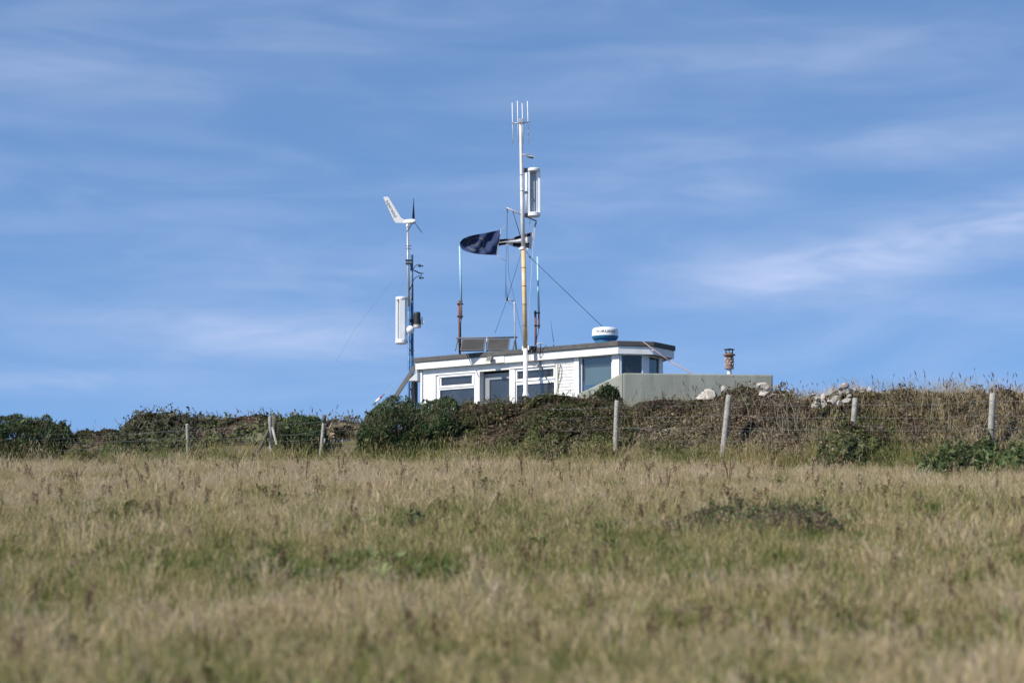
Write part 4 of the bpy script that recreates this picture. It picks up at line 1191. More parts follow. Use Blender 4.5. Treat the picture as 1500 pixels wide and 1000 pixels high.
heap = [(1237, 560, 17, 8, 'flat pale rock topping the heap on the bank'), (1222, 567, 13, 11, 'upright bright white rock on the left shoulder of the heap'), (1261, 567, 12, 8, 'pale rock beside the rounded grey rock on the heap'), (1272, 569, 15, 12, 'rounded grey rock on the right shoulder of the heap'),
        (1207, 577, 12, 11, 'chunky pale rock on the lower left slope of the heap'), (1224, 579, 10, 12, 'bright white wedge-shaped rock at the front of the heap'), (1234, 571, 9, 8, 'small rock just below the flat topping rock of the heap'), (1243, 574, 12, 7, 'pale rock at the middle of the heap'), (1212, 572, 8, 6, 'small flat rock below the upright white rock of the heap'), (1251, 580, 14, 8, 'flat rock low in the middle of the heap above the third post'), (1240, 582, 11, 7, 'small rock at the foot of the heap left of the third post'),
        (1268, 578, 17, 7, 'long flat rock on the right slope of the heap'), (1283, 575, 7, 8, 'small upright rock at the right end of the heap'), (1287, 573, 6, 7, None), (1216, 583, 9, 6, 'small rock at the lower left foot of the heap'), (1229, 587, 12, 7, 'lowest rock of the heap just left of the third post'), (1200, 583, 9, 6, 'small outlying rock at the left foot of the heap'), (1255, 572, 9, 6, None), (1247, 567, 9, 6, None),
        (1193, 574, 10, 4, 'thin flat rock at the far left end of the heap'), (1232, 565, 8, 7, None), (1260, 586, 12, 7, 'rock directly behind the top of the third post'), (1275, 583, 11, 7, 'low rock at the right foot of the heap'), (1291, 571, 6, 6, None), (1306, 572, 6, 5, 'last small stone right of the heap in the grass')]
for i, (px, py, w, h, lb) in enumerate(heap):
    rock(1242 + (px - 1242) * 1.06, py + 4, w * .76, h * .76, 53.5 + .25 * ((i * 7) % 5 - 2) * .5 - (py - 570) * .012, i + 5, lb or HL, HG)
rr = random.Random(3)
for i in range(26):
    px = 1190 + 108 * rr.random(); top = np.interp(px, [1190, 1215, 1238, 1265, 1298], [580, 567, 561, 567, 578]); py = top + 4 + rr.random() * (590 - top)
    w = rr.uniform(4, 8.5)
    rock(px, py + 2, w, w * rr.uniform(.55, .9), 53.5 + rr.uniform(-.15, .2) - (py - 570) * .012, 300 + i, HL, HG)
singles = [(1031, 579, 20, 13, 'large pale rock poking from brambles below the grey-green wall'), (1058.5, 568, 7, 7, 'small white rock high on the bank left of the chimney flue'), (1114, 565.5, 17, 10, 'pale rounded rock below the right end of the grey-green wall'),
           (1122, 575, 13, 9, 'pale rock just under the rounded rock by the wall end'), (1134, 577, 9, 6, 'small pale rock right of the wall end'), (1167, 582, 9, 5, 'small low rock between the wall end and the heap')]
def crest_y(px):
    q = 56.0
    for _ in range(5): q = float(edge_y((px - 750) / F * q)) + 2.5
    return q
for i, (px, py, w, h, lb) in enumerate(singles):
    rock(px, py + 1, w * .95, h, crest_y(px) - .25, 100 + i, lb)

# ------------------------------------------------------------------ bushes
def pal(*cols):
    return np.array(cols, dtype=np.float32)
GORSE = (pal((.045, .075, .025), (.062, .095, .032), (.034, .056, .022), (.080, .105, .042), (.07, .068, .032)), [.32, .28, .2, .14, .06])
BRAMBLE = (pal((.080, .105, .036), (.052, .075, .026), (.135, .088, .064), (.100, .115, .042), (.120, .098, .066), (.150, .155, .060), (.29, .23, .15)), [.27, .17, .07, .17, .10, .14, .08])
RUST = (pal((.072, .090, .034), (.140, .092, .068), (.115, .092, .066), (.19, .155, .105), (.30, .24, .165), (.105, .112, .046)), [.26, .09, .12, .18, .14, .21])
HAW = (pal((.062, .078, .032), (.045, .060, .024), (.10, .105, .050), (.15, .12, .08), (.09, .055, .038)), [.36, .26, .18, .12, .08])
FERN = (pal((.080, .125, .040), (.105, .150, .052), (.060, .092, .032), (.17, .17, .075)), [.36, .27, .17, .2])
DRY = (pal((.27, .20, .13), (.21, .15, .10), (.33, .26, .17), (.15, .095, .068), (.10, .10, .045)), [.3, .25, .2, .15, .1])
def nrm(a):
    return a / np.maximum(1e-6, np.linalg.norm(a, axis=1, keepdims=True))
def n3(P, s, seed):
    r = np.random.default_rng(seed); out = 0
    for _ in range(6):
        d = r.normal(size=3); d /= np.linalg.norm(d); f = s * r.uniform(.6, 1.7); ph = r.uniform(0, 6.28)
        d2 = r.normal(size=3); d2 /= np.linalg.norm(d2)
        out = out + np.sin(P @ d * f + ph + 1.4 * np.sin(P @ d2 * f * .8 + ph * 1.7))
    return out / 3.5
def leaf_quads(Pc, nor, size, aspect, droop=0.0):
    """diamond leaves centred on Pc, lying roughly across `nor`"""
    n = len(Pc)
    r = rng.normal(size=(n, 3))
    u = nrm(r - nor * np.sum(r * nor, 1, keepdims=True))
    w = np.cross(nor, u)
    s = (size * np.exp(rng.normal(-.08, .42, (n, 1))))
    a = Pc + u * s * aspect; b = Pc + w * s * .5; c = Pc - u * s * aspect * .8; d = Pc - w * s * .5
    V = np.stack([a, b, c, d], 1).reshape(-1, 3)
    return V, np.arange(4 * n).reshape(n, 4)
def bush(name, label, cat, outline, Y, D, n, size, palette, aspect=.8, lump=.24, lumps=2.6, matk='leaf', group=None, sprigs=40, sprig_len=.22, stems=70, twig='twig', spiky=0.0, hmin=.16, seed=1, flat_top=.6, patch=1.2):
    global rng
    rng = np.random.default_rng(seed + 1000)
    crest = Y is None                               # follow the crest of the bank
    def crest_at(px):
        q = 56.0
        for _ in range(5): q = float(edge_y((px - 750) / F * q)) + 2.5
        return q
    if crest: Y = crest_at((outline[0][0] + outline[-1][0]) / 2)
    pts = [at(px, py, crest_at(px) if crest else Y) for px, py in outline]
    ox = np.array([p.x for p in pts]); oz = np.array([p.z for p in pts])
    x = rng.uniform(ox[0], ox[-1], n)
    Yx = edge_y(x) + 2.5 if crest else np.full(n, Y)
    span = ox[-1] - ox[0]
    base = ground_z(x, Yx) - .05
    H = np.maximum(hmin, np.interp(x, ox, oz) - base)
    phi = np.arcsin(rng.uniform(-1, 1, n)) * 0.98
    phi = np.where(rng.random(n) < .5, rng.uniform(-1.52, 1.35, n), phi)
    phi = np.where(rng.random(n) < .3, -np.abs(phi), phi)
    edge = np.clip(np.minimum(x - ox[0], ox[-1] - x) / (0.22 * span + .05), .12, 1) ** .5
    depth = rng.exponential(.075, n)
    P0 = np.stack([x, Yx + D * edge * np.sin(phi), base + H * np.cos(phi) ** flat_top], 1)
    lu = n3(P0, lumps * 2.2, seed) * lump + n3(P0, lumps * 6.5, seed + 1) * lump * .5
    r = np.clip(1 + lu - depth, .25, 1.25)
    # crest keeps its height; lumps push in, sprigs push out
    if crest: edge = np.clip(edge, .6, 1)
    yy = Yx + D * edge * np.sin(phi) * r
    gz_ = ground_z(x, yy)
    P = np.stack([x + lu * .12, yy, gz_ + (H - .05) * np.cos(phi) ** flat_top * np.clip(r, 0, 1.03)], 1)
    P[:, 2] = np.maximum(P[:, 2], gz_ + .01)
    nor = nrm(np.stack([rng.normal(0, .55, n), np.sin(phi) / max(D, .2) + rng.normal(0, .55, n), np.cos(phi) / .6 + rng.normal(0, .5, n)], 1))
    cols, wts = palette
    pn = n3(P, patch * 2, seed + 5)
    idx = rng.choice(len(cols), n, p=np.array(wts) / sum(wts))
    # patches where one hue dominates
    alt = (np.abs(np.floor(pn * 1.6 + 3)).astype(int)) % len(cols)
    idx = np.where(rng.random(n) < .62, alt, idx)
    colr = cols[idx] * (rng.uniform(.7, 1.35, n) * (1 + .22 * n3(P, patch * 3.1, seed + 9))).clip(.4, 1.8)[:, None].astype(np.float32)
    if spiky:
        # spines: leaf axis points outwards
        up = nrm(np.stack([rng.normal(0, .5, n), np.sin(phi) + rng.normal(0, .5, n), np.cos(phi) + rng.normal(0, .45, n)], 1))
        q = nrm(np.cross(up, rng.normal(size=(n, 3))))
        s = size * rng.uniform(.6, 1.5, (n, 1))
        V = np.stack([P - q * s * .22, P + q * s * .22, P + up * s * 1.0 + q * s * .05, P + up * s * 1.0 - q * s * .05], 1).reshape(-1, 3)
        Fc = np.arange(4 * n).reshape(n, 4)
    else:
        V, Fc = leaf_quads(P, nor, size, aspect)
    # sprigs that break the outline
    SV = []; SC = []; tw = MB()
    for _ in range(sprigs):
        i = rng.integers(n)
        for _t in range(30):
            i = rng.integers(n)
            if phi[i] < .25 and r[i] > .95: break
        p = Vector(P[i]); d = Vector((rng.normal(0, .5), rng.normal(-.1, .4), 1.0)).normalized()
        Ls = sprig_len * rng.uniform(.4, 1.3)
        e_ = p + d * Ls + Vector((rng.normal(0, .25), 0, -.12)) * Ls
        mid = p + d * Ls * .6
        tw.tube([p - d * .1, mid, e_], [.006, .004, .002], 3, False)
        m_ = max(3, int(Ls / max(size, .02) * (2.6 if spiky else 1.8)))
        for s_ in range(m_):
            f = (s_ + .5) / m_
            SV.append(list(p.lerp(mid, f * 1.6) if f < .6 else mid.lerp(e_, (f - .6) / .4)))
            SC.append(cols[rng.choice(len(cols), p=np.array(wts) / sum(wts))])
    if SV:
        SP = np.array(SV) + rng.normal(0, size * .35, (len(SV), 3))
        V2, F2 = leaf_quads(SP, nrm(rng.normal(size=(len(SP), 3)) + np.array([0, -.3, .5])), size * .8, aspect)
        V = np.concatenate([V, V2]); Fc = np.concatenate([Fc, F2 + len(V) - len(V2)]); colr = np.concatenate([colr, np.array(SC, dtype=np.float32)])
    # bare stems inside and through the foliage
    for _ in range(stems):
        xx = rng.uniform(ox[0] + .1 * span, ox[-1] - .1 * span); yb = (float(edge_y(xx)) + 2.5 if crest else Y) + rng.uniform(-.7, .5) * D
        zb2 = gz(xx, yb) - .04; hh = max(.15, np.interp(xx, ox, oz) - zb2)
        p0 = Vector((xx, yb, zb2)); ln = Vector((rng.normal(0, .3), rng.normal(-.15, .25), 0)) * hh
        tw.tube([p0, p0 + ln * .4 + Vector((0, 0, hh * .55)), p0 + ln + Vector((0, 0, hh * rng.uniform(.75, 1.0)))], [.009, .006, .003], 5, False)
    root = thing(name, (float((ox[0] + ox[-1]) / 2), Y, gz((ox[0] + ox[-1]) / 2, Y)), label, cat, group)
    tag(quads('crown', V, Fc, M[matk], root, colr), kind='stuff')
    if tw.v: tag(tw.build('stem', M[twig], root), kind='stuff')
    return root

GG = 'gorse bushes along the fence'
bush('gorse_bush', 'big dark green gorse bush at the far left edge', 'bush', [(-130, 640), (-90, 622), (-40, 620), (0, 622), (15, 617), (33, 615), (48, 619), (62, 616), (75, 622), (82, 627), (90, 623), (98, 632), (104, 650)], 58.6, 1.0, 27000, .05, GORSE, matk='gorse', spiky=1, lump=.3, lumps=2.6, sprigs=130, sprig_len=.18, group=GG, seed=1)
bush('gorse_bush', 'small round gorse bush peeping above the low brambles at the left', 'bush', [(110, 646), (114, 634), (122, 631), (131, 632), (136, 638), (139, 648)], 60.2, .35, 3500, .045, GORSE, matk='gorse', spiky=1, sprigs=20, sprig_len=.1, group=GG, seed=2)
BG = 'bramble thickets along the bank'
bush('bramble_thicket', 'low dull bramble growth between the far left gorse and the twiggy bush', 'bush', [(88, 655), (100, 645), (118, 642), (140, 640), (155, 637), (170, 640), (185, 634), (200, 650)], 58.9, .8, 9000, .045, BRAMBLE, sprigs=50, group=BG, seed=3)
bush('hawthorn_bush', 'rounded grey-green twiggy bush left of the first thin fence post', 'bush', [(168, 652), (178, 632), (186, 618), (200, 609), (215, 607), (235, 607), (255, 609), (268, 613), (285, 616), (305, 630), (318, 650)], 59.6, 1.1, 16000, .042, HAW, sprigs=150, sprig_len=.25, stems=70, twig='twigp', lump=.12, group=None, seed=4)
bush('bramble_thicket', 'green and red bramble hedge behind the thin-post fence', 'bush', [(255, 640), (268, 618), (290, 617), (312, 616), (335, 612), (352, 609), (375, 607), (398, 610), (420, 613), (440, 612), (460, 630)], 59.8, .9, 17000, .045, BRAMBLE, sprigs=170, sprig_len=.2, group=BG, seed=5)
bush('gorse_bush', 'mid-green gorse bush between the straining post and the next thin post', 'bush', [(403, 655), (407, 632), (415, 619), (428, 614), (445, 613), (460, 615), (468, 618), (475, 632), (480, 652)], 58.6, .55, 10000, .045, (GORSE[0] * 1.35, GORSE[1]), matk='gorse', spiky=1, sprigs=60, sprig_len=.12, group=GG, seed=6)
bush('bramble_thicket', 'greyish dead bramble tangle left of the large dark gorse bush', 'bush', [(462, 640), (475, 620), (490, 614), (505, 616), (520, 621), (535, 620), (548, 622), (560, 640)], 60.0, .7, 9000, .042, (RUST[0] * .95, [.15, .1, .2, .25, .2, .1]), sprigs=90, stems=60, twig='twigp', group=BG, seed=7)
bush('gorse_bush', 'large dark green gorse bush in front of the hut corner', 'bush', [(522, 655), (527, 630), (534, 617), (548, 606), (560, 599), (570, 592), (582, 590), (594, 592), (606, 598), (613, 602), (620, 597), (628, 601), (640, 596), (648, 591), (660, 590), (668, 600), (672, 620), (676, 652)], 58.4, 1.15, 30000, .048, GORSE, matk='gorse', spiky=1, lump=.3, lumps=2.4, sprigs=170, sprig_len=.13, group=GG, seed=8)
bush('bramble_thicket', 'brown-tipped bramble thicket in front of the hut door', 'bush', [(640, 650), (655, 612), (668, 598), (685, 590), (700, 594), (715, 593), (730, 590), (745, 592), (760, 592), (775, 590), (790, 600), (800, 640)], None, 2.0, 62000, .034, BRAMBLE, sprigs=190, sprig_len=.17, group=BG, seed=9)
bush('bramble_thicket', 'dense green bramble thicket under the brick panel of the hut', 'bush', [(735, 650), (755, 606), (775, 586), (795, 580), (815, 579), (832, 582), (850, 585), (870, 586), (890, 590), (915, 594), (935, 600), (945, 645)], None, 2.0, 62000, .034, BRAMBLE, sprigs=190, sprig_len=.15, group=BG, seed=10)
bush('gorse_bush', 'little dark gorse sprig against the sloping end of the grey-green wall', 'bush', [(856, 600), (868, 587), (878, 577), (888, 571), (898, 573), (906, 578), (912, 590), (916, 600)], 59.4, .4, 6000, .045, (GORSE[0] * 1.1, GORSE[1]), matk='gorse', spiky=1, sprigs=50, sprig_len=.14, group=GG, seed=11)
bush('bramble_thicket', 'reddish-brown bramble thicket between the first and second thick fence posts', 'bush', [(905, 650), (915, 604), (935, 590), (955, 586), (975, 584), (995, 586), (1015, 585), (1035, 586), (1055, 582), (1075, 584), (1100, 596), (1128, 645)], None, 2.0, 62000, .034, RUST, sprigs=170, sprig_len=.18, group=BG, seed=12)
bush('bramble_thicket', 'tawny bramble and bracken mound below the right end of the grey-green wall', 'bush', [(1035, 640), (1050, 584), (1068, 570), (1085, 564), (1100, 569), (1115, 578), (1135, 574), (1152, 573), (1165, 582), (1180, 592), (1195, 640)], None, 2.0, 62000, .034, (RUST[0] * 1.1, [.17, .10, .14, .25, .22, .12]), sprigs=190, sprig_len=.2, twig='twigp', group=BG, seed=13)
bush('bramble_thicket', 'dark leafy bramble thicket below the rock heap', 'bush', [(1150, 655), (1165, 604), (1185, 598), (1205, 600), (1230, 600), (1255, 600), (1275, 598), (1295, 592), (1310, 600), (1330, 650)], None, 2.0, 62000, .034, BRAMBLE, sprigs=120, sprig_len=.15, group=BG, seed=14)
bush('bramble_thicket', 'brown bracken and bramble bank between the third and fourth thick posts', 'bush', [(1280, 650), (1292, 586), (1306, 572), (1320, 570), (1340, 574), (1360, 578), (1385, 580), (1405, 579), (1425, 577), (1440, 578), (1455, 600), (1465, 655)], None, 2.0, 62000, .034, (RUST[0], [.2, .08, .13, .24, .18, .17]), sprigs=190, sprig_len=.2, twig='twigp', group=BG, seed=15)
bush('bramble_thicket', 'mixed bramble thicket at the right edge behind the last thick post', 'bush', [(1420, 655), (1432, 590), (1448, 577), (1465, 573), (1478, 571), (1490, 577), (1510, 580), (1540, 578), (1580, 576), (1640, 580), (1700, 578), (1760, 600), (1780, 650)], None, 2.0, 80000, .034, RUST, sprigs=170, sprig_len=.2, group=BG, seed=16)
bush('bracken_clump', 'bright green bracken clump below the last thick post on the right', 'bush', [(1340, 692), (1360, 678), (1375, 670), (1390, 662), (1405, 653), (1425, 648), (1445, 647), (1458, 656), (1470, 674), (1480, 692)], 48.4, .55, 11000, .032, FERN, aspect=1.5, sprigs=110, sprig_len=.25, group='green bracken by the fence', seed=17)
bush('bracken_clump', 'bright green bracken clump at the right edge of the field', 'bush', [(1440, 694), (1456, 672), (1468, 658), (1482, 652), (1497, 650), (1515, 648), (1535, 655), (1560, 692)], 48.0, .55, 10000, .032, FERN, aspect=1.5, sprigs=90, sprig_len=.25, group='green bracken by the fence', seed=18)
bush('bramble_thicket', 'small dark bramble clump hiding the foot of the third thick post', 'bush', [(1196, 665), (1215, 640), (1232, 628), (1248, 621), (1262, 622), (1280, 630), (1300, 642), (1318, 665)], 51.6, .5, 9000, .032, (BRAMBLE[0] * 1.15, BRAMBLE[1]), lump=.4, sprigs=170, sprig_len=.15, stems=20, group=BG, seed=23)
# low weeds in the field
bush('weed_patch', 'low dark green and brown weed patch in the field right of centre', 'weeds', [(880, 795), (930, 778), (960, 772), (990, 764), (1020, 752), (1050, 744), (1080, 740), (1110, 743), (1150, 740), (1190, 744), (1215, 754), (1240, 785)], 31.0, .95, 2600, .022, (pal((.08, .13, .038), (.11, .15, .05), (.13, .095, .065), (.09, .08, .05)), [.35, .25, .2, .2]), sprigs=120, sprig_len=.14, hmin=.05, group='weed patches in the field', seed=19)
bush('weed_patch', 'small brown weed patch in the field towards the right edge', 'weeds', [(1325, 785), (1340, 768), (1365, 762), (1395, 760), (1420, 764), (1438, 785)], 31.6, .35, 3500, .026, (pal((.12, .075, .05), (.07, .085, .035), (.09, .055, .04)), [.5, .25, .25]), sprigs=40, sprig_len=.12, group='weed patches in the field', hmin=.05, seed=20)
bush('weed_patch', 'small green weed clump in the field left of centre', 'weeds', [(590, 785), (598, 762), (608, 752), (618, 760), (626, 785)], 31.2, .16, 1500, .026, (FERN[0] * .8, FERN[1]), sprigs=20, sprig_len=.1, group='weed patches in the field', hmin=.05, seed=21)

# dead dock and thistle stalks standing in the grass
def dock(px, pyt, pyb, Y, n, seed, label, spread=.25, col='stalk'):
    r = random.Random(seed)
    b = at(px, pyb, Y); b.z = gz(b.x, Y); t = at(px, pyt, Y); H = t.z - b.z
    root = thing('dead_dock', tuple(b), label, 'dead weed', 'dead dock and thistle stalks in the field')
    for i in range(n):
        m_ = MB(); lx = r.gauss(0, spread) * H * .5; ly = r.gauss(0, spread) * H * .5; h = H * r.uniform(.7, 1.0) if i else H
        tip = b + Vector((lx, ly, h)); mid = b + Vector((lx * .35, ly * .35, h * .55))
        m_.tube([b - Vector((0, 0, .03)), mid, tip], [.006, .005, .003], 4, False)
        st = m_.build('stem', M['stalk'], root)
        s_ = MB()
        for q in range(26):
            f = r.uniform(.45, 1.0); p = mid.lerp(tip, (f - .45) / .55)
            w = .022 * (1.15 - abs(f - .75))
            d = Vector((r.gauss(0, 1), r.gauss(0, 1), r.gauss(.4, .6))).normalized() * w * r.uniform(.5, 1.5)
            u = Vector((r.gauss(0, 1), r.gauss(0, 1), r.gauss(0, 1))).normalized() * .009
            s_.add([p + d - u, p + d + d.cross(u).normalized() * .008, p + d + u, p + d - d.cross(u).normalized() * .008], [(0, 1, 2, 3)])
        tag(s_.build('seed_head', M['stalk'], st), kind='stuff')
    return root
docks = [(775, 786, 830, 25.5, 4, 'dark brown curled dead dock standing alone below the field centre'), (655, 666, 700, 45, 2, 'thin dead dock stalk below the hut door'), (765, 664, 690, 46, 3, 'dead branching weed at the grass edge below the mast'),
         (112, 682, 702, 44, 6, 'squat dark thistle clump in the field at the left'), (207, 686, 704, 44, 4, 'smaller brown thistle clump right of the squat thistle'), (233, 726, 778, 33, 2, 'leaning dead stalk in the left part of the field'),
         (448, 668, 690, 46, 2, 'dead dock right of the straining post'), (497, 666, 692, 46, 2, 'dead dock left of the dark gorse bush'), (348, 668, 690, 47, 2, 'faint dead dock below the bramble hedge'),
         (912, 664, 684, 47, 3, 'brown thistle heads below the first thick post'), (951, 672, 686, 45, 3, 'small dark thistle in the pale grass right of the first thick post'), (978, 682, 700, 41, 3, 'small dark green-brown weed right of the small dark thistle'),
         (1068, 664, 690, 45, 4, 'reddish dead weed below the second thick post'), (591, 668, 690, 46, 2, 'dead dock below the dark gorse bush')]
for i, (px, a, b, Y, n, lb) in enumerate(docks):
    dock(px, a, b, Y, n, 40 + i, lb, .45 if n > 2 else .15)

# ------------------------------------------------------------------ grass
def gmix(name, trans):
    m = bpy.data.materials.new(name); m.use_nodes = True
    t = m.node_tree; b = t.nodes['Principled BSDF']
    b.inputs['Roughness'].default_value = .65; b.inputs['Specular IOR Level'].default_value = .2
    ti = N(t, 'ShaderNodeAttribute', attribute_name='tint', attribute_type='INSTANCER')
    bl = N(t, 'ShaderNodeAttribute', attribute_name='blade', attribute_type='GEOMETRY')
    ad = N(t, 'ShaderNodeMath', operation='ADD'); t.links.new(ti.outputs['Fac'], ad.inputs[0]); t.links.new(bl.outputs['Fac'], ad.inputs[1])
    cr = N(t, 'ShaderNodeValToRGB')
    els = [(0.0, (.072, .125, .026)), (.22, (.165, .195, .052)), (.42, (.300, .272, .102)), (.62, (.465, .375, .195)), (.8, (.53, .415, .265)), (1.0, (.60, .50, .35))]
    cr.color_ramp.elements[0].position = els[0][0]; cr.color_ramp.elements[0].color = (*els[0][1], 1)
    cr.color_ramp.elements[1].position = els[-1][0]; cr.color_ramp.elements[1].color = (*els[-1][1], 1)
    for p, c in els[1:-1]:
        e_ = cr.color_ramp.elements.new(p); e_.color = (*c, 1)
    t.links.new(ad.outputs[0], cr.inputs[0]); t.links.new(cr.outputs[0], b.inputs['Base Color'])
    tr = N(t, 'ShaderNodeBsdfTranslucent'); t.links.new(cr.outputs[0], tr.inputs['Color'])
    mx = N(t, 'ShaderNodeMixShader'); mx.inputs[0].default_value = trans
    t.links.new(b.outputs[0], mx.inputs[1]); t.links.new(tr.outputs[0], mx.inputs[2]); t.links.new(mx.outputs[0], t.nodes['Material Output'].inputs['Surface'])
    return m
grass_m = gmix('field_grass', .3)
tufts = bpy.data.collections.new('grass_tufts')
def make_tuft(i, nbl, h, rad, wid, heads, lean):
    r = np.random.default_rng(300 + i)
    V = []; Fq = []; att = []
    for b in range(nbl):
        x, y = r.normal(0, rad, 2); hh = h * r.uniform(.45, 1.15); a = r.uniform(0, 6.28); le = r.uniform(.1, lean) * hh
        dx, dy = math.cos(a) * le, math.sin(a) * le
        wx, wy = -math.sin(a + r.normal(0, .6)) * wid, math.cos(a + r.normal(0, .6)) * wid
        tint = r.normal(0, .13)
        ks = [(0, 1.0, 0, 0), (.5, .85, .3, .55), (.85, .5, .75, .88), (1.0, .12, 1.0, 1.0 - .12 * lean)]
        o = len(V)
        for f, w, l, z in ks:
            V += [(x + dx * l - wx * w, y + dy * l - wy * w, hh * z - .03), (x + dx * l + wx * w, y + dy * l + wy * w, hh * z - .03)]
        for s in range(3):
            Fq.append((o + 2 * s, o + 2 * s + 1, o + 2 * s + 3, o + 2 * s + 2)); att.append(tint)
        if b < heads:                        # seed head on a taller stalk
            px_, py_, pz_ = x + dx, y + dy, hh * (1 - .12 * lean) - .03
            hl = r.uniform(.04, .08); hw = r.uniform(.003, .006)
            for q in range(2):
                ca, sa = (1, 0) if q else (0, 1)
                o = len(V)
                V += [(px_ - ca * hw * .3, py_ - sa * hw * .3, pz_ - .02), (px_ + ca * hw + dx * .1, py_ + sa * hw + dy * .1, pz_ + hl * .4), (px_ + dx * .25, py_ + dy * .25, pz_ + hl), (px_ - ca * hw + dx * .1, py_ - sa * hw + dy * .1, pz_ + hl * .4)]
                Fq.append((o, o + 1, o + 2, o + 3)); att.append(.18 + r.normal(0, .1))
    me = bpy.data.meshes.new('tuft'); me.from_pydata(V, [], Fq)
    at_ = me.attributes.new('blade', 'FLOAT', 'FACE'); at_.data.foreach_set('value', np.array(att, dtype=np.float32))
    me.materials.append(grass_m)
    o = bpy.data.objects.new('tuft_%02d' % i, me); tufts.objects.link(o)
for i in range(5): make_tuft(i, 26, .15, .07, .0044, 0, 1.15)          # leafy
for i in range(5, 10): make_tuft(i, 18, .27, .07, .0032, 7, .95)       # flowering stalks
for i in range(10, 13): make_tuft(i, 10, .42, .06, .0026, 7, .6)      # tall straw
def make_weed(i, kind):
    r = np.random.default_rng(500 + i); V = []; Fq = []
    if kind == 'spire':                      # dead sorrel spires
        for b in range(3):
            x, y = r.normal(0, .03, 2); h = r.uniform(.28, .42); lx, ly = r.normal(0, .06, 2)
            o = len(V); V += [(x - .002, y, 0), (x + .002, y, 0), (x + lx + .001, y + ly, h), (x + lx - .001, y + ly, h)]; Fq.append((o, o + 1, o + 2, o + 3))
            for q in range(34):
                f = r.uniform(.45, 1.0); px_, py_, pz_ = x + lx * f, y + ly * f, h * f
                d = r.normal(0, .011, 3); e = r.normal(0, .006, 3); g_ = r.normal(0, .006, 3); o = len(V); c = np.array([px_, py_, pz_]) + d
                V += [tuple(c - e), tuple(c + g_), tuple(c + e), tuple(c - g_)]; Fq.append((o, o + 1, o + 2, o + 3))
        mt = M['stalk']
    else:                                    # broad-leaved rosette
        for b in range(16):
            a = r.uniform(0, 6.28); L = r.uniform(.08, .17); w = L * r.uniform(.14, .24); up = r.uniform(.25, .9)
            ca, sa = math.cos(a), math.sin(a); o = len(V)
            for f, ww, z in ((0, .2, 0), (.45, 1, up * .75), (.8, .7, up * 1.0), (1.05, .05, up * .85)):
                V += [(ca * L * f - sa * w * ww, sa * L * f + ca * w * ww, L * z + .02), (ca * L * f + sa * w * ww, sa * L * f - ca * w * ww, L * z + .02)]
            for q in range(3): Fq.append((o + 2 * q, o + 2 * q + 1, o + 2 * q + 3, o + 2 * q + 2))
        mt = M['rosette']
    me = bpy.data.meshes.new('weed'); me.from_pydata(V, [], Fq); me.materials.append(mt)
    tufts.objects.link(bpy.data.objects.new('tuft_%02d' % i, me))
M['rosette'] = mat('rosette_leaf', (0.135, 0.170, 0.058), 0.6, 0.4, 3)
for i in range(13, 15): make_weed(i, 'spire')
for i in range(15, 18): make_weed(i, 'rosette')
def scatter(name, P, tint, idx, scl, label=None):
    me = bpy.data.meshes.new(name); n = len(P)
    me.vertices.add(n); me.vertices.foreach_set('co', P.astype(np.float32).ravel())
    for nm, ty, val in (('tint', 'FLOAT', tint), ('scl', 'FLOAT', scl), ('rz', 'FLOAT', rng.uniform(0, 6.28, n)), ('tx', 'FLOAT', rng.normal(0, .22, n)), ('pick', 'INT', idx)):
        a = me.attributes.new(nm, ty, 'POINT'); a.data.foreach_set('value', val.astype(np.int32 if ty == 'INT' else np.float32))
    o = bpy.data.objects.new(name, me); COL.objects.link(o)
    me.materials.append(grass_m)
    t = bpy.data.node_groups.new(name + '_nodes', 'GeometryNodeTree')
    t.interface.new_socket('Geometry', in_out='INPUT', socket_type='NodeSocketGeometry')
    t.interface.new_socket('Geometry', in_out='OUTPUT', socket_type='NodeSocketGeometry')
    gi = N(t, 'NodeGroupInput'); go = N(t, 'NodeGroupOutput')
    ci = N(t, 'GeometryNodeCollectionInfo'); ci.inputs['Collection'].default_value = tufts; ci.inputs['Separate Children'].default_value = True; ci.inputs['Reset Children'].default_value = True
    ip_ = N(t, 'GeometryNodeInstanceOnPoints'); ip_.inputs['Pick Instance'].default_value = True
    def na(nm, ty):
        q = N(t, 'GeometryNodeInputNamedAttribute'); q.data_type = ty; q.inputs['Name'].default_value = nm; return q.outputs['Attribute']
    cx = N(t, 'ShaderNodeCombineXYZ'); t.links.new(na('tx', 'FLOAT'), cx.inputs[0]); t.links.new(na('rz', 'FLOAT'), cx.inputs[2])
    t.links.new(gi.outputs[0], ip_.inputs['Points']); t.links.new(ci.outputs[0], ip_.inputs['Instance']); t.links.new(na('pick', 'INT'), ip_.inputs['Instance Index'])
    er = N(t, 'FunctionNodeEulerToRotation'); t.links.new(cx.outputs[0], er.inputs[0]); t.links.new(er.outputs[0], ip_.inputs['Rotation']); t.links.new(na('scl', 'FLOAT'), ip_.inputs['Scale'])
    t.links.new(ip_.outputs[0], go.inputs[0])
    md = o.modifiers.new('scatter', 'NODES'); md.node_group = t
    tag(o, label, None, None, 'stuff')
    return o
rng = np.random.default_rng(5)
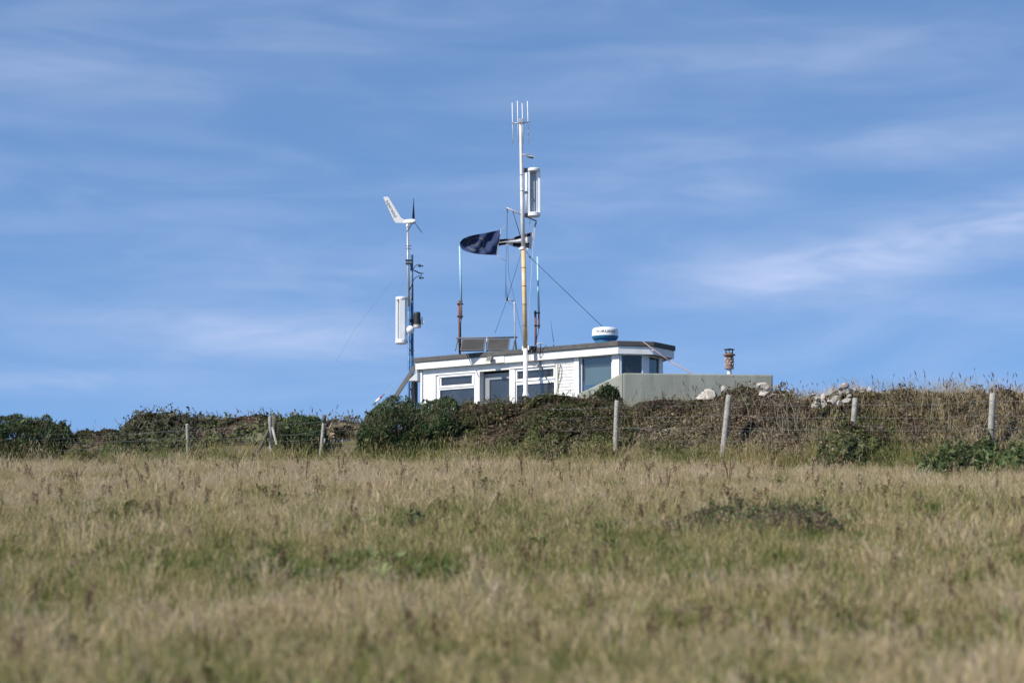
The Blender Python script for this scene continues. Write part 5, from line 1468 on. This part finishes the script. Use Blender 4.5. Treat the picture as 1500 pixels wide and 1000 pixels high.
def field_points():
    """tufts gathered in clumps; returns x, y and the clump's own tint and height"""
    X = []; Yv = []; T = []; S = []
    y0 = 11.0
    while y0 < 58:
        y1 = y0 + 1.0
        half = .215 * y1 + 3.2
        dens = np.interp(y0, [11, 20, 35, 58], [26, 24, 23, 24])
        n = int(2 * half * dens)
        cx = rng.uniform(-half, half, n); cy = rng.uniform(y0, y1, n)
        ct = rng.normal(0, .20, n); cs_ = np.exp(rng.normal(0, .28, n))
        k_ = rng.integers(3, 9, n)
        rep_ = np.repeat(np.arange(n), k_)
        m = len(rep_)
        X.append(cx[rep_] + rng.normal(0, .075, m)); Yv.append(cy[rep_] + rng.normal(0, .075, m)); T.append(ct[rep_]); S.append(cs_[rep_])
        y0 = y1
    x = np.concatenate(X); y = np.concatenate(Yv); t = np.concatenate(T); s = np.concatenate(S)
    keep = y < edge_y(x) + .1 + .45 * vnoise(x, y * .3, 1.5, 41)
    return x[keep], y[keep], t[keep], s[keep]
x, y, ct, cs_ = field_points()
P = np.stack([x, y, ground_z(x, y)], 1)
big_n = vnoise(x, y, .55, 21); mid_n = vnoise(x, y, 1.6, 22); sm_n = vnoise(x, y, 4.0, 23)
tint = np.interp(y, [11, 18, 24, 30, 36, 44, 58], [.51, .45, .37, .36, .47, .60, .65]) + np.interp(y, [11, 34, 44], [.19, .17, .08]) * big_n + .12 * mid_n + .06 * sm_n + ct + rng.normal(0, .08, len(x))
tint = np.clip(tint, .0, .97)
leafy = rng.random(len(x)) < np.clip(.66 - .75 * (tint - .3), .12, .92)
tall = rng.random(len(x)) < np.interp(y, [11, 30, 58], [.05, .07, .10])
idx = np.where(leafy, rng.integers(0, 5, len(x)), np.where(tall, rng.integers(10, 13, len(x)), rng.integers(5, 10, len(x))))
scl = rng.uniform(.75, 1.15, len(x)) * cs_ * (1 + .14 * mid_n) * np.interp(y, [11, 24, 36, 58], [.66, .66, .58, .50])
wd = rng.random(len(x)); wp = vnoise(x, y, 1.1, 55)
spire = (wd < .006) | ((wd < .03) & (wp > .95)); ros = (wd > .990 - .035 * np.clip(wp - .2, 0, 1) * (y < 40)) & ~spire
idx = np.where(spire, rng.integers(13, 15, len(x)), np.where(ros, rng.integers(15, 18, len(x)), idx))
scl = np.where(spire, rng.uniform(.55, .95, len(x)), np.where(ros, rng.uniform(.5, 1.0, len(x)), scl))
gr = scatter('grass', P, tint, idx, scl, 'rough dry field grass with green patches covering the whole foreground slope')
# verge and bank grass: greener at the foot, dry and long on the bank
n = 22000
x = rng.uniform(-14, 13.5, n); s_ = rng.uniform(0, 1, n)
y = edge_y(x) - .5 + s_ * 4.9
P = np.stack([x, y, ground_z(x, y)], 1)
tint = np.where(s_ < .25, .27, .60) + .26 * vnoise(x, y, 1.1, 31) + rng.normal(0, .12, n)
right = x > 5.0
tint = np.where(right & (s_ > .3), tint + .08, tint)
keep = ((s_ < .22) & (rng.random(n) < np.where(x > -3, .62, .25) * np.clip(.7 + .5 * vnoise(x, y, 1.3, 33), .05, 1))) | (rng.random(n) < np.where(x > 6.8, .7, np.where(x > 3.8, .55, np.where(x > 1.5, .22, .08))))
idx = np.where(rng.random(n) < .35, rng.integers(10, 13, n), rng.integers(0, 10, n))
scl = np.where(s_ < .22, rng.uniform(.7, 1.35, n), rng.uniform(.6, 1.0, n))
tint = np.clip(tint, .05, .95)
scatter('bank_grass', P[keep], tint[keep], idx[keep], scl[keep], 'long dry grass growing on the bank and along the fence foot')
# seed stalks standing against the sky on the bank
V = []; Fq = []; CC = []
r = np.random.default_rng(77)
def stalk(px, pyt, Y, lean, headdark):
    t = at(px, pyt, Y); g_ = gz(t.x, Y)
    H = max(.2, min(.95, t.z - g_)); b = Vector((t.x - lean * H, Y, t.z - H))
    w = .0026
    m = b.lerp(t, .6) + Vector((-lean * .12 * H, 0, .03 * H))
    o = len(V)
    for p, q in ((b, 1), (m, .8), (t, .5)):
        V.extend([tuple(p + Vector((-w * q, 0, 0))), tuple(p + Vector((w * q, 0, 0)))])
    for s in range(2):
        Fq.append((o + 2 * s, o + 2 * s + 1, o + 2 * s + 3, o + 2 * s + 2)); CC.append((.24, .18, .11))
    d = (t - m).normalized(); hl = r.uniform(.06, .13); hw = r.uniform(.006, .012)
    for ca, sa in ((1, 0), (0, 1)):
        o = len(V); sd = Vector((ca, sa, 0)) * hw
        V.extend([tuple(t - d * .02), tuple(t + d * hl * .4 + sd), tuple(t + d * hl), tuple(t + d * hl * .4 - sd)])
        Fq.append((o, o + 1, o + 2, o + 3)); CC.append((.09, .065, .045) if headdark else (.26, .19, .12))
for lo, hi, n, ylo, yhi, Y in ((1300, 1420, 34, 545, 578, 52.3), (1420, 1520, 34, 542, 576, 51.3), (1130, 1190, 18, 556, 580, 55.4), (1180, 1300, 12, 550, 572, 53.8), (1000, 1130, 26, 550, 580, 56.0), (925, 1010, 16, 565, 590, 57.2), (800, 900, 14, 568, 588, 58.3), (690, 800, 14, 582, 596, 59), (180, 460, 60, 601, 618, 59.3), (430, 545, 26, 594, 620, 59.6), (90, 180, 14, 628, 642, 59)):
    for _ in range(n):
        stalk(r.uniform(lo, hi), yhi - (yhi - ylo) * r.beta(1.3, 2.2), Y + r.normal(0, .35), r.normal(-.12, .25), r.random() < .55)
so = quads('seed_stalks', np.array(V), np.array(Fq), M['dry'], None, np.array(CC, dtype=np.float32))
tag(so, 'thin grass seed stalks standing up from the bank against the sky', None, None, 'stuff')
